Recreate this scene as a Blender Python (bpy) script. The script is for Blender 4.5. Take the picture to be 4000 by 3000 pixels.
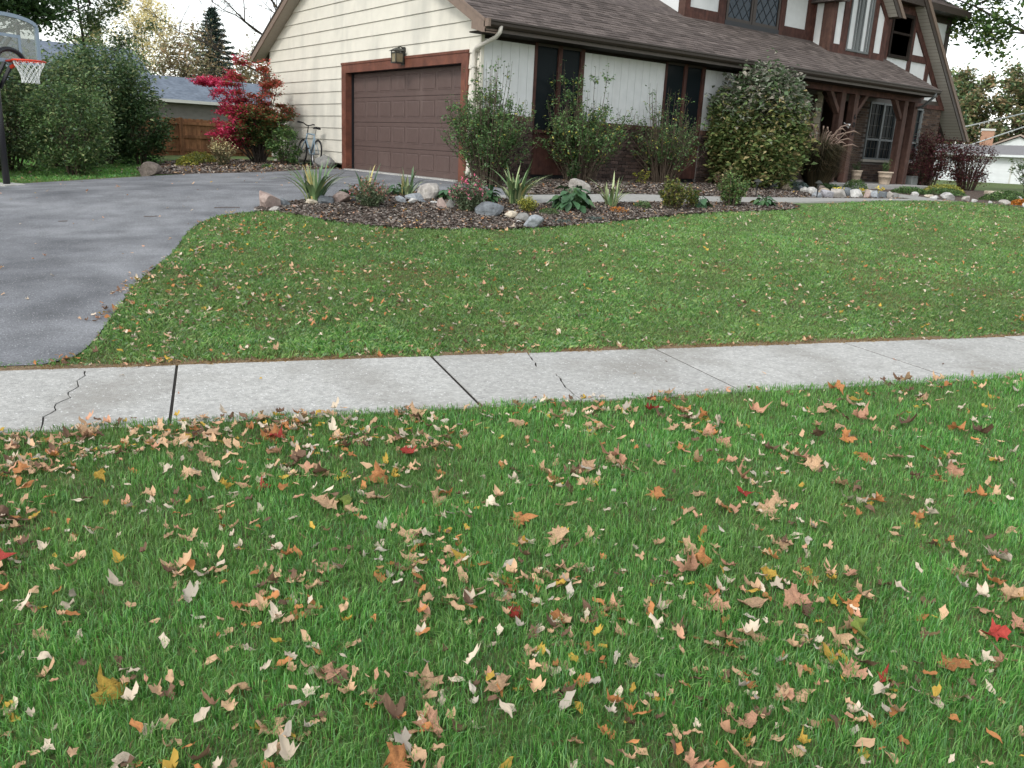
import bpy, math, random
import numpy as np
from mathutils import Vector, Matrix
from mathutils.geometry import delaunay_2d_cdt

for o in list(bpy.data.objects):
    bpy.data.objects.remove(o)
random.seed(11)
RNG = np.random.default_rng(7)
scene = bpy.context.scene
col = scene.collection
PI = math.pi

# ------------------------------------------------------------------ camera
CAM = np.array([-9.1142, -13.4307, 0.6701])
YAW, PITCH, ROLL, FPX = 0.6486, 0.2724, 0.0506, 3291.9
_fw = np.array([math.sin(YAW)*math.cos(PITCH), math.cos(YAW)*math.cos(PITCH), -math.sin(PITCH)])
_rt = np.array([math.cos(YAW), -math.sin(YAW), 0.0])
_up = np.cross(_rt, _fw)
CR = math.cos(ROLL)*_rt + math.sin(ROLL)*_up
CU = -math.sin(ROLL)*_rt + math.cos(ROLL)*_up
CF = _fw
cd = bpy.data.cameras.new('camera')
cam = bpy.data.objects.new('camera', cd)
col.objects.link(cam)
M = Matrix.Identity(4)
for i in range(3):
    M[i][0] = CR[i]; M[i][1] = CU[i]; M[i][2] = -CF[i]; M[i][3] = CAM[i]
cam.matrix_world = M
cd.sensor_width = 36.0
cd.lens = 36.0*FPX/4000.0
cd.clip_start = 0.05
cd.clip_end = 2000.0
scene.camera = cam

# ------------------------------------------------------------------ light: bright thin overcast
SUN_ELEV, SUN_AZ = math.radians(42), math.atan2(-0.93, -0.30)   # azimuth of the sun measured from +Y towards +X
world = bpy.data.worlds.new('World')
scene.world = world
world.use_nodes = True
nt = world.node_tree
bg = nt.nodes['Background']
sky = nt.nodes.new('ShaderNodeTexSky')
sky.sky_type = 'NISHITA'
sky.sun_disc = False
sky.sun_elevation = SUN_ELEV
sky.sun_rotation = SUN_AZ
sky.air_density = 1.3
sky.dust_density = 0.8
sky.ozone_density = 1.0
hs = nt.nodes.new('ShaderNodeHueSaturation')
hs.inputs['Saturation'].default_value = 0.25
hs.inputs['Value'].default_value = 1.0
nt.links.new(sky.outputs['Color'], hs.inputs['Color'])
nt.links.new(hs.outputs['Color'], bg.inputs['Color'])
bg.inputs['Strength'].default_value = 0.15
sl = bpy.data.lights.new('sun', 'SUN')
sl.energy = 0.9
sl.angle = math.radians(14)
sl.color = (1.0, 0.965, 0.91)
sun = bpy.data.objects.new('sun', sl)
col.objects.link(sun)
sd = Vector((math.sin(SUN_AZ)*math.cos(SUN_ELEV), math.cos(SUN_AZ)*math.cos(SUN_ELEV), math.sin(SUN_ELEV)))
sun.rotation_euler = sd.to_track_quat('Z', 'Y').to_euler()
sun.location = (-20, -12, 20)
scene.view_settings.view_transform = 'Standard'
scene.view_settings.look = 'None'
scene.view_settings.gamma = 1.0
scene.view_settings.use_curve_mapping = False
scene.view_settings.exposure = 0.95
scene.render.engine = 'CYCLES'
scene.cycles.use_denoising = True
scene.cycles.max_bounces = 6
scene.cycles.diffuse_bounces = 3
scene.cycles.transparent_max_bounces = 6

# ------------------------------------------------------------------ helpers
def new_mat(name):
    m = bpy.data.materials.new(name)
    m.use_nodes = True
    return m, m.node_tree, m.node_tree.nodes['Principled BSDF']

def mat(name, c, rough=0.7, spec=0.3, var=0.0, nscale=8.0, c2=None, bump=0.0, bscale=60.0, objvar=0.0, metal=0.0, stain=None, coords='Object', speck=None, grain=None):
    """c: base colour, c2: second colour mixed in by noise, objvar: brightness spread from object to object,
    stain: (colour, scale, low, high), speck: (colour, scale, threshold)"""
    m, t, b = new_mat(name)
    N, L = t.nodes, t.links
    b.inputs['Roughness'].default_value = rough
    b.inputs['Specular IOR Level'].default_value = spec
    b.inputs['Metallic'].default_value = metal
    tc = N.new('ShaderNodeTexCoord')
    src = tc.outputs[coords] if coords != 'World' else None
    if coords == 'World':
        g = N.new('ShaderNodeNewGeometry'); src = g.outputs['Position']
    out = None
    def rgb(cc):
        n = N.new('ShaderNodeRGB'); n.outputs[0].default_value = (*cc, 1); return n.outputs[0]
    def mix(f, a, bb):
        n = N.new('ShaderNodeMix'); n.data_type = 'RGBA'
        if isinstance(f, float): n.inputs[0].default_value = f
        else: L.new(f, n.inputs[0])
        L.new(a, n.inputs[6]); L.new(bb, n.inputs[7]); return n.outputs[2]
    def noise(s, d=5.0, vec=None):
        n = N.new('ShaderNodeTexNoise'); n.inputs['Scale'].default_value = s; n.inputs['Detail'].default_value = d
        L.new(vec or src, n.inputs['Vector']); return n.outputs['Fac']
    def rng(f, lo, hi, a=0.0, bb=1.0):
        n = N.new('ShaderNodeMapRange'); n.inputs[1].default_value = lo; n.inputs[2].default_value = hi
        n.inputs[3].default_value = a; n.inputs[4].default_value = bb; L.new(f, n.inputs[0]); return n.outputs[0]
    out = rgb(c)
    if c2 is not None:
        out = mix(rng(noise(nscale), 0.35, 0.65), out, rgb(c2))
    if grain is not None:
        mp = N.new('ShaderNodeMapping'); mp.inputs['Scale'].default_value = grain; L.new(src, mp.inputs['Vector'])
        hsv = N.new('ShaderNodeHueSaturation'); L.new(out, hsv.inputs['Color'])
        L.new(rng(noise(1.0, 4.0, mp.outputs[0]), 0.3, 0.7, 0.7, 1.25), hsv.inputs['Value']); out = hsv.outputs[0]
    if var > 0:
        hsv = N.new('ShaderNodeHueSaturation'); L.new(out, hsv.inputs['Color'])
        L.new(rng(noise(nscale*2.7, 6.0), 0.3, 0.7, 1-var, 1+var), hsv.inputs['Value']); out = hsv.outputs[0]
    if objvar > 0:
        oi = N.new('ShaderNodeObjectInfo')
        hsv = N.new('ShaderNodeHueSaturation'); L.new(out, hsv.inputs['Color'])
        L.new(rng(oi.outputs['Random'], 0, 1, 1-objvar, 1+objvar), hsv.inputs['Value']); out = hsv.outputs[0]
    if stain is not None:
        mp = N.new('ShaderNodeMapping'); mp.inputs['Scale'].default_value = stain[1]; L.new(src, mp.inputs['Vector'])
        out = mix(rng(noise(1.0, 5.0, mp.outputs[0]), stain[2], stain[3], 0.0, stain[4]), out, rgb(stain[0]))
    if speck is not None:
        v = N.new('ShaderNodeTexVoronoi'); v.inputs['Scale'].default_value = speck[1]; L.new(src, v.inputs['Vector'])
        cr = N.new('ShaderNodeSeparateColor'); L.new(v.outputs['Color'], cr.inputs[0])
        a = rng(v.outputs['Distance'], 0.30, 0.18); bq = rng(cr.outputs[0], speck[2], speck[2]+0.02)
        mm = N.new('ShaderNodeMath'); mm.operation = 'MULTIPLY'; L.new(a, mm.inputs[0]); L.new(bq, mm.inputs[1])
        out = mix(mm.outputs[0], out, rgb(speck[0]))
    L.new(out, b.inputs['Base Color'])
    if bump > 0:
        bp = N.new('ShaderNodeBump'); bp.inputs['Strength'].default_value = bump; bp.inputs['Distance'].default_value = 0.02
        L.new(noise(bscale, 6.0), bp.inputs['Height']); L.new(bp.outputs[0], b.inputs['Normal'])
    return m

def leaf_mat(name, rough=0.5, trans=0.35, spec=0.3):
    m, t, b = new_mat(name)
    N, L = t.nodes, t.links
    a = N.new('ShaderNodeVertexColor'); a.layer_name = 'Col'
    L.new(a.outputs['Color'], b.inputs['Base Color'])
    b.inputs['Roughness'].default_value = rough
    b.inputs['Specular IOR Level'].default_value = spec
    tr = N.new('ShaderNodeBsdfTranslucent'); L.new(a.outputs['Color'], tr.inputs['Color'])
    mx = N.new('ShaderNodeMixShader'); mx.inputs[0].default_value = trans
    L.new(b.outputs[0], mx.inputs[1]); L.new(tr.outputs[0], mx.inputs[2])
    L.new(mx.outputs[0], N['Material Output'].inputs['Surface'])
    return m

def link(o, parent=None):
    col.objects.link(o)
    if parent is not None: o.parent = parent
    return o

def tag(o, label=None, cat=None, group=None, kind=None):
    if label: o['label'] = label
    if cat: o['category'] = cat
    if group: o['group'] = group
    if kind: o['kind'] = kind
    return o

def empty(name, loc, label=None, cat=None, group=None, rz=0.0):
    o = bpy.data.objects.new(name, None)
    o.empty_display_size = 0.2
    o.location = loc; o.rotation_euler = (0, 0, rz)
    link(o); tag(o, label, cat, group)
    return o

def copy_tree(o, parent=None):
    c = o.copy(); col.objects.link(c); c.parent = parent
    for ch in list(o.children): copy_tree(ch, c)
    return c

def np_mesh(name, V, F, cols=None, smooth=False):
    """V (n,3) float, F (m,k) int with k fixed; cols (n,3) per vertex"""
    me = bpy.data.meshes.new(name)
    V = np.asarray(V, np.float32); F = np.asarray(F, np.int32)
    n, m, k = len(V), len(F), F.shape[1]
    me.vertices.add(n); me.vertices.foreach_set('co', V.ravel())
    me.loops.add(m*k); me.loops.foreach_set('vertex_index', F.ravel())
    me.polygons.add(m)
    me.polygons.foreach_set('loop_start', np.arange(0, m*k, k, dtype=np.int32))
    if smooth: me.polygons.foreach_set('use_smooth', np.ones(m, dtype=bool))
    me.update(calc_edges=True)
    if cols is not None:
        ca = me.color_attributes.new('Col', 'FLOAT_COLOR', 'POINT')
        cc = np.ones((n, 4), np.float32); cc[:, :3] = cols
        ca.data.foreach_set('color', cc.ravel())
    return me

class MB:
    """collects boxes, prisms, tubes and lathes into one mesh"""
    def __init__(s): s.v = []; s.f = []
    def add(s, vs, fs):
        b = len(s.v); s.v += [tuple(map(float, v)) for v in vs]; s.f += [tuple(i+b for i in f) for f in fs]; return s
    def box(s, x0, x1, y0, y1, z0, z1):
        return s.add([(x0,y0,z0),(x1,y0,z0),(x1,y1,z0),(x0,y1,z0),(x0,y0,z1),(x1,y0,z1),(x1,y1,z1),(x0,y1,z1)],
                     [(3,2,1,0),(4,5,6,7),(0,1,5,4),(1,2,6,5),(2,3,7,6),(3,0,4,7)])
    def prism(s, poly, d):
        """poly: list of 3D points (planar), extruded by vector d"""
        n = len(poly); d = Vector(d)
        vs = [Vector(p) for p in poly] + [Vector(p)+d for p in poly]
        nrm = Vector((0,0,0))
        for i in range(n): nrm += vs[i].cross(vs[(i+1) % n])
        fs = [tuple(range(n))[::-1], tuple(range(n, 2*n))] + [(i, (i+1) % n, n+(i+1) % n, n+i) for i in range(n)]
        if nrm.dot(d) < 0: fs = [f[::-1] for f in fs]
        return s.add(vs, fs)
    def bar(s, a, b, w, h, up=(0,0,1)):
        """square bar from a to b, w sideways, h along up"""
        a, b, up = Vector(a), Vector(b), Vector(up)
        d = (b-a).normalized(); r = d.cross(up)
        if r.length < 1e-4: r = d.cross(Vector((1,0,0)))
        r.normalize(); u = r.cross(d)
        vs = []
        for p in (a, b):
            for i, j in ((-1,-1),(1,-1),(1,1),(-1,1)): vs.append(p + r*(w/2*i) + u*(h/2*j))
        return s.add(vs, [(3,2,1,0),(4,5,6,7),(0,1,5,4),(1,2,6,5),(2,3,7,6),(3,0,4,7)])
    def tube(s, pts, r, n=8, cap=True):
        pts = [Vector(p) for p in pts]
        rs = r if isinstance(r, (list, tuple)) else [r]*len(pts)
        vs, fs = [], []
        ref = None
        for i, p in enumerate(pts):
            d = (pts[min(i+1, len(pts)-1)] - pts[max(i-1, 0)])
            d = d.normalized() if d.length > 1e-9 else Vector((0,0,1))
            if ref is None or abs(ref.dot(d)) > 0.98:
                ref = Vector((1,0,0)) if abs(d.x) < 0.9 else Vector((0,1,0))
            a = (ref - d*ref.dot(d)).normalized(); b = d.cross(a); ref = a
            for k in range(n):
                t = 2*PI*k/n; vs.append(p + a*(math.cos(t)*rs[i]) + b*(math.sin(t)*rs[i]))
        for i in range(len(pts)-1):
            for k in range(n): fs.append((i*n+k, i*n+(k+1) % n, (i+1)*n+(k+1) % n, (i+1)*n+k))
        if cap:
            fs.append(tuple(range(n))[::-1]); fs.append(tuple(range((len(pts)-1)*n, len(pts)*n)))
        return s.add(vs, fs)
    def lathe(s, prof, c=(0,0,0), n=24):
        vs, fs = [], []
        for r, z in prof:
            for k in range(n):
                t = 2*PI*k/n; vs.append((c[0]+r*math.cos(t), c[1]+r*math.sin(t), c[2]+z))
        for i in range(len(prof)-1):
            for k in range(n): fs.append((i*n+k, i*n+(k+1) % n, (i+1)*n+(k+1) % n, (i+1)*n+k))
        return s.add(vs, fs)
    def build(s, name, m, parent=None, smooth=False, loc=None, bevel=0.0):
        me = bpy.data.meshes.new(name)
        me.from_pydata(s.v, [], s.f); me.update()
        if smooth:
            for p in me.polygons: p.use_smooth = True
        me.materials.append(m)
        o = bpy.data.objects.new(name, me)
        if loc is not None: o.location = loc
        link(o, parent)
        if bevel > 0:
            bv = o.modifiers.new('edge', 'BEVEL'); bv.width = bevel; bv.segments = 2; bv.limit_method = 'ANGLE'
        return o

def np_obj(name, V, F, m, cols=None, parent=None, smooth=False):
    me = np_mesh(name, V, F, cols, smooth); me.materials.append(m)
    return link(bpy.data.objects.new(name, me), parent)

# ------------------------------------------------------------------ lie of the land
SU = np.array([0.9553, -0.2957]); SN = np.array([0.2957, 0.9553])   # along / across the pavement
def sst(a, b, v):
    t = np.clip((v-a)/(b-a), 0, 1); return t*t*(3-2*t)
def height(x, y):
    x = np.asarray(x, float); y = np.asarray(y, float)
    s = SN[0]*x + SN[1]*y + 9.385
    up = np.clip(s/8.2, 0, 1)
    prof = -.9 + .88*(0.65*up + .35*up*up*(3-2*up))
    fore = -.02*np.clip(-s-1.24, 0, 6)
    left = .045*np.clip(-x-1.0, 0, 12)*sst(1, 7, s)
    bank = .11*sst(-3.0, -.8, y)*sst(-.2, 1.2, x)*(1-sst(2.0, 6.0, y))
    return prof + fore - left + bank
def hz(x, y): return float(height(x, y))
def pave(u, s):                     # point on the pavement grid: u along, s metres beyond its house-side edge
    p = SU*u + SN*(s-9.385); return float(p[0]), float(p[1])
def inside(P, poly):
    P = np.asarray(P); poly = np.asarray(poly); n = len(poly)
    r = np.zeros(len(P), bool); j = n-1
    for i in range(n):
        xi, yi = poly[i]; xj, yj = poly[j]
        c = ((yi > P[:,1]) != (yj > P[:,1])) & (P[:,0] < (xj-xi)*(P[:,1]-yi)/(yj-yi+1e-12)+xi)
        r ^= c; j = i
    return r
def smooth_line(pts, k=5):
    """Catmull-Rom through the points"""
    P = [np.array(p, float) for p in pts]; P = [2*P[0]-P[1]] + P + [2*P[-1]-P[-2]]
    out = []
    for i in range(1, len(P)-2):
        for q in range(k):
            t = q/k
            out.append(.5*((2*P[i]) + (-P[i-1]+P[i+1])*t + (2*P[i-1]-5*P[i]+4*P[i+1]-P[i+2])*t*t + (-P[i-1]+3*P[i]-3*P[i+1]+P[i+2])*t**3))
    out.append(P[-2]); return [tuple(map(float, p)) for p in out]
def sheet(name, poly, m, dz, step=0.4, kind='structure', skirt=0.0, parent=None):
    """a surface inside a closed outline that follows the land, dz above it"""
    P = np.array(poly); lo, hi = P.min(0), P.max(0)
    gx, gy = np.meshgrid(np.arange(lo[0], hi[0], step), np.arange(lo[1], hi[1], step))
    G = np.stack([gx.ravel(), gy.ravel()], 1); G = G[inside(G, P)]
    n = len(P)
    vs = [Vector(p) for p in poly] + [Vector(p) for p in G]
    es = [(i, (i+1) % n) for i in range(n)]
    res = delaunay_2d_cdt(vs, es, [list(range(n))], 1, 1e-4)
    V = [(v.x, v.y, hz(v.x, v.y)+dz) for v in res[0]]
    me = bpy.data.meshes.new(name); F = [tuple(f) for f in res[2]]
    me.from_pydata(V, [], F); me.update()
    if me.polygons and me.polygons[0].normal.z < 0: me.flip_normals()
    for p in me.polygons: p.use_smooth = True
    me.materials.append(m)
    o = bpy.data.objects.new(name, me); link(o, parent)
    if parent is None: tag(o, kind=kind)
    return o
def in_view(P, margin=0.3):
    d = np.asarray(P) - CAM
    z = d @ CF; x = (d @ CR)/np.maximum(z, .01)*FPX; y = (d @ CU)/np.maximum(z, .01)*FPX
    return (z > .3) & (np.abs(x) < 2000*(1+margin)) & (np.abs(y) < 1500*(1+margin))

# ------------------------------------------------------------------ materials
M_GROUND = mat('turf soil', (.095, .165, .048), .95, .1, var=.35, nscale=3.0, c2=(.11, .11, .055), bump=.6, bscale=40, coords='World')
M_ASPH = mat('asphalt', (.225, .231, .240), .85, .25, var=.25, nscale=.9, c2=(.152, .157, .166), grain=(70, 70, 70), bump=.5, bscale=160, coords='World', stain=((.062, .065, .070), (.6, 1.1, 1), .54, .72, .6), speck=((.42, .42, .42), 60.0, .74))
M_CONC = mat('concrete', (.47, .465, .435), .9, .2, var=.2, nscale=16, c2=(.40, .395, .37), bump=.5, bscale=140, coords='World', speck=((.72, .72, .70), 42.0, .80), objvar=.05, stain=((.25, .235, .205), (1.6, 1.3, 1), .47, .74, .7))
M_PATH = mat('walk concrete', (.33, .325, .30), .9, .2, var=.1, nscale=5, bump=.2, bscale=90, coords='World')
M_MULCH = mat('mulch soil', (.090, .068, .055), 1, .1, var=.5, nscale=14, c2=(.15, .12, .10), bump=1.0, bscale=55, coords='World')
M_GRASS = leaf_mat('grass blade', .45, .42, .35)
M_LEAF = leaf_mat('leaf', .5, .3, .3)
M_LITTER = leaf_mat('dry leaf', .7, .2, .15)
M_CHIP = leaf_mat('bark chip', .9, .0, .1)

# ------------------------------------------------------------------ ground sheet out to the horizon
def axis(lo, hi, step, far):
    a = list(np.arange(lo, hi+1e-6, step)); d = step
    l = [lo]; h = [hi]
    while l[-1] > -far: d *= 1.35; l.append(l[-1]-d)
    d = step
    while h[-1] < far: d *= 1.35; h.append(h[-1]+d)
    return np.array(l[1:][::-1] + a + h[1:])
gx, gy = axis(-16, 26, .3, 600), axis(-18, 18, .3, 600)
XX, YY = np.meshgrid(gx, gy)
V = np.stack([XX.ravel(), YY.ravel(), height(XX.ravel(), YY.ravel())], 1)
nx, ny = len(gx), len(gy)
ii, jj = np.meshgrid(np.arange(nx-1), np.arange(ny-1)); a = (jj*nx+ii).ravel()
tag(np_obj('ground', V, np.stack([a, a+1, a+nx+1, a+nx], 1), M_GROUND, smooth=True), kind='structure')

# ------------------------------------------------------------------ outlines
LAWN_LEFT = smooth_line([pave(-5.85, .06), (-8.07, -7.0), (-7.71, -6.23), (-7.22, -5.08), (-6.6, -3.9), (-5.97, -2.51), (-5.43, -1.86), (-4.85, -1.72)])
BED_FRONT = smooth_line([(-4.85, -1.72), (-4.52, -1.99), (-4.27, -2.62), (-3.86, -3.21), (-3.37, -3.59), (-2.82, -3.87), (-2.2, -4.07), (-1.49, -4.2), (-.64, -4.22), (.45, -4.1), (1.64, -4.0), (2.66, -4.06), (3.9, -4.08), (4.6, -3.86)])
BED_BACK = smooth_line([(-4.8, -1.5), (-4.3, -1.28), (-3.6, -1.15), (-2.9, -1.1), (-2.1, -1.2), (-1.4, -1.5), (-1.05, -2.0), (-1.0, -2.72)])
WALK_FRONT = [(-1.0, -2.72), (1.5, -2.95), (4.6, -3.5), (7.4, -3.62), (9.4, -3.66), (10.7, -3.7)]
WALK_BACK = [(10.9, -3.3), (11.1, -2.4), (11.3, -.8), (10.0, -.8), (9.9, -2.2), (9.75, -3.1), (7.0, -3.12), (4.7, -2.95), (1.5, -2.3), (-.7, -2.05), (-1.0, -2.0)]
DRIVE = LAWN_LEFT + BED_BACK[1:] + [(-.6, -1.95), (-.3, -1.2), (-.05, -.35), (-.02, .3), (-.02, 5.75), (-.35, 5.75)] + \
    smooth_line([(-.86, 5.14), (-2.09, 4.55), (-3.12, 4.43), (-4.04, 4.40), (-5.15, 3.85), (-6.74, 3.05), (-7.6, 2.5), (-9.5, 1.2), (-12, -1)]) + [(-14.5, -3.5)] + [pave(-12.2, .03), pave(-7.4, .03)]
LAWN = LAWN_LEFT[1:] + BED_FRONT[1:] + [(7.4, -3.60), (9.4, -3.64), (10.6, -3.70), (10.9, -4.5), (11.2, -5.1), (13, -6.0), (17, -7.6), (24, -10.2)] + [pave(26, -.06), pave(-5.85, -.06)]
STRIP = [pave(-14, -1.31), pave(16, -1.26), pave(14, -7.0), pave(-14, -7.0)]
BACK_LAWN = [(-7.7, 2.75), (-6.7, 3.2), (-5.2, 4.0), (-4.75, 4.8), (-4.5, 6.5), (-3.2, 9), (-2.3, 13.9), (-4, 14.5), (-14, 10), (-13, 0)]
BED_A = BED_FRONT + [(4.6, -3.72)] + WALK_FRONT[:2][::-1][:1] + [(-1.0, -2.72)] + BED_BACK[::-1][1:]
BED_A = BED_FRONT + [(4.6, -3.55), (1.5, -2.99), (-1.0, -2.75)] + BED_BACK[::-1][1:]
BED_B = [(-.55, -1.9), (1.5, -2.28), (4.7, -2.93), (7.0, -3.1), (9.73, -3.08), (9.88, -2.2), (9.98, -.78), (9.98, 0), (7.02, 0), (7.02, -.02), (.02, -.02), (-.03, -.35), (-.28, -1.2)]
BED_C = [(11.15, -2.4), (10.95, -3.3), (10.75, -3.92), (10.9, -4.5), (11.2, -5.1), (13, -6.0), (17, -7.6), (19.5, -6), (19.5, 1.2), (15.4, 1.2), (15.4, -.75), (11.35, -.75)]
BED_D = [(-4.72, 4.75), (-4.0, 4.48), (-3.1, 4.5), (-2.1, 4.62), (-.9, 5.22), (-.35, 5.8), (-.02, 5.8), (-.02, 10.3), (-2.4, 10.6), (-3.6, 9.2), (-4.4, 6.8)]

tag(sheet('driveway', DRIVE, M_ASPH, .014, .35), kind='structure')
sheet('garden_bed_soil', BED_A, M_MULCH, .02, .25)
sheet('garden_bed_soil', BED_B, M_MULCH, .02, .25)
sheet('garden_bed_soil', BED_C, M_MULCH, .012, .4)
sheet('garden_bed_soil', BED_D, M_MULCH, .012, .4)
# front walk: cast slabs with their joints
walk = bpy.data.objects.new('front_walk', None); link(walk); tag(walk, kind='structure')
def walk_piece(poly):
    zt = [hz(x, y)+.03 for x, y in poly]
    mb = MB(); n = len(poly)
    mb.add([(x, y, z) for (x, y), z in zip(poly, zt)] + [(x, y, z-.12) for (x, y), z in zip(poly, zt)],
           [tuple(range(n))] + [(i, i+n, (i+1) % n+n, (i+1) % n) for i in range(n)])
    o = mb.build('slab', M_PATH, walk)
def lerp_line(L, x):
    for (x0, y0), (x1, y1) in zip(L[:-1], L[1:]):
        if x0 <= x <= x1: return y0+(y1-y0)*(x-x0)/(x1-x0)
    return L[-1][1]
WB = [(-1.0, -2.0), (-.7, -2.05), (1.5, -2.3), (4.7, -2.95), (7.0, -3.12), (9.75, -3.1), (10.9, -3.1)]
xs = [-1.0, .3, 1.6, 2.9, 4.2, 5.5, 6.8, 8.1, 9.4, 10.7]
for x0, x1 in zip(xs[:-1], xs[1:]):
    g = .006
    walk_piece([(x0+g, lerp_line(WALK_FRONT, x0)), (x1-g, lerp_line(WALK_FRONT, x1)), (x1-g, lerp_line(WB, x1)), (x0+g, lerp_line(WB, x0))])
for y0, y1 in ((-3.08, -1.95), (-1.94, -.8)):
    walk_piece([(9.95, y0), (11.0+(y0+3.1)*.12, y0), (11.0+(y1+3.1)*.12, y1), (9.95, y1)])

# pavement slabs, two of them cracked through
side = bpy.data.objects.new('sidewalk', None); link(side); tag(side, kind='structure')
def slab(poly_us, dz=0.0, bev=.006):
    P = [pave(u, s) for u, s in poly_us]; n = len(P)
    a = sum(P[i][0]*P[(i+1) % n][1]-P[(i+1) % n][0]*P[i][1] for i in range(n))
    if a < 0: P = P[::-1]
    mb = MB()
    mb.add([(x, y, -.889+dz*.6) for x, y in P] + [(x, y, -.98) for x, y in P],
           [tuple(range(n))] + [(i, i+n, (i+1) % n+n, (i+1) % n) for i in range(n)])
    return mb.build('slab', M_CONC, side, bevel=bev)
JO = [-14.2, -12.3, -10.45, -8.6, -6.83, -5.0, -3.19, -1.26, .69, 2.63, 4.56, 6.5, 8.4, 10.3, 12.2, 14.1, 16.0, 18, 20, 22]
CRK = {-6.83: [(-5.62, -.045), (-5.565, -.12), (-5.55, -.24), (-5.585, -.36), (-5.56, -.5), (-5.60, -.62), (-5.57, -.74), (-5.63, -.86), (-5.615, -.98), (-5.66, -1.1), (-5.635, -1.34)],
       -3.19: [(-2.40, -.045), (-2.43, -.2), (-2.45, -.35), (-2.49, -.47), (-2.46, -.58), (-2.42, -.68), (-2.43, -.8), (-2.47, -.95), (-2.49, -1.1), (-2.5, -1.34)]}
for k, (u0, u1) in enumerate(zip(JO[:-1], JO[1:])):
    g = .009 if k % 3 else .013
    dz = random.uniform(-.006, .006)
    if u0 in CRK:
        cr = CRK[u0]; kw = .8 if u0 < -4 else 1.3
        cr2 = []
        for i in range(len(cr)-1):
            cr2.append(cr[i]); a, b = cr[i], cr[i+1]
            cr2.append(((a[0]+b[0])/2+random.uniform(-.010, .010), (a[1]+b[1])/2))
        cr2.append(cr[-1])
        slab([(u0+g, -.045)] + [(u-kw*random.uniform(.003, .007), s) for u, s in cr2] + [(u0+g, -1.34)], dz, 0)
        slab([(u1-g, -.045)] + [(u+kw*random.uniform(.003, .007), s) for u, s in cr2] + [(u1-g, -1.34)], dz-.004, 0)
    else:
        slab([(u0+g, -.045), (u1-g, -.045), (u1-g, -1.34), (u0+g, -1.34)], dz)

M_JOINT = mat('joint dirt', (.035, .032, .028), 1, .1, var=.3, nscale=30, coords='World')
sheet('sidewalk_base', [pave(-14.2, -.06), pave(22, -.06), pave(22, -1.33), pave(-14.2, -1.33)], M_JOINT, .004, .6)
# bare soil and thatch along the pavement edge
rdk = random.Random(17)
M_THATCH = mat('soil and thatch', (.17, .12, .075), 1, .1, var=.4, nscale=30, c2=(.25, .185, .11), bump=.8, bscale=90, coords='World')
us = list(np.arange(-7.6, 24, .09))
sheet('soil_edge', [pave(u, -.052+rdk.uniform(-.006, .004)) for u in us] + [pave(u, .035+.07*abs(math.sin(u*1.7)+.6*math.sin(u*4.1))*.6+rdk.uniform(-.01, .02)) for u in us[::-1]], M_THATCH, .008, .3)

# ------------------------------------------------------------------ grass
def scatter(poly, dens, extra=None, maxn=600000):
    """points inside an outline and the surroundings of the view, denser near the viewer"""
    P = np.array(poly); lo, hi = P.min(0), P.max(0)
    cx, cy = CAM[0], CAM[1]
    top = dens(np.array([1.6]))[0]
    out = []
    # sample in cells so that the far cells do not waste candidates
    step = 1.0
    for x in np.arange(lo[0], hi[0], step):
        for y in np.arange(lo[1], hi[1], step):
            d0 = math.hypot(max(abs(x+.5-cx)-.7, 0), max(abs(y+.5-cy)-.7, 0))
            c = np.array([[x+.5, y+.5, hz(x+.5, y+.5)]])
            if d0 > 2.5 and not in_view(c, .45)[0]: continue
            n = int(dens(np.array([max(d0, 1.6)]))[0]*step*step)
            if n < 1: continue
            q = RNG.random((n, 2))*step + (x, y)
            d = np.hypot(q[:, 0]-cx, q[:, 1]-cy)
            q = q[RNG.random(n) < dens(np.maximum(d, 1.6))/dens(np.array([max(d0, 1.6)]))[0]]
            q = q[inside(q, P)]
            out.append(q)
    q = np.concatenate(out)
    q3 = np.column_stack([q, height(q[:, 0], q[:, 1])])
    return q3[in_view(q3, .28)]

def vnoise(x, y, s, seed=0):
    """smooth value noise"""
    r = np.random.default_rng(seed).random((64, 64))
    X, Y = x*s, y*s
    i, j = np.floor(X).astype(int), np.floor(Y).astype(int); fx, fy = X-i, Y-j
    fx, fy = fx*fx*(3-2*fx), fy*fy*(3-2*fy)
    g = lambda a, b: r[a % 64, b % 64]
    return (g(i, j)*(1-fx)+g(i+1, j)*fx)*(1-fy) + (g(i, j+1)*(1-fx)+g(i+1, j+1)*fx)*fy

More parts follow.
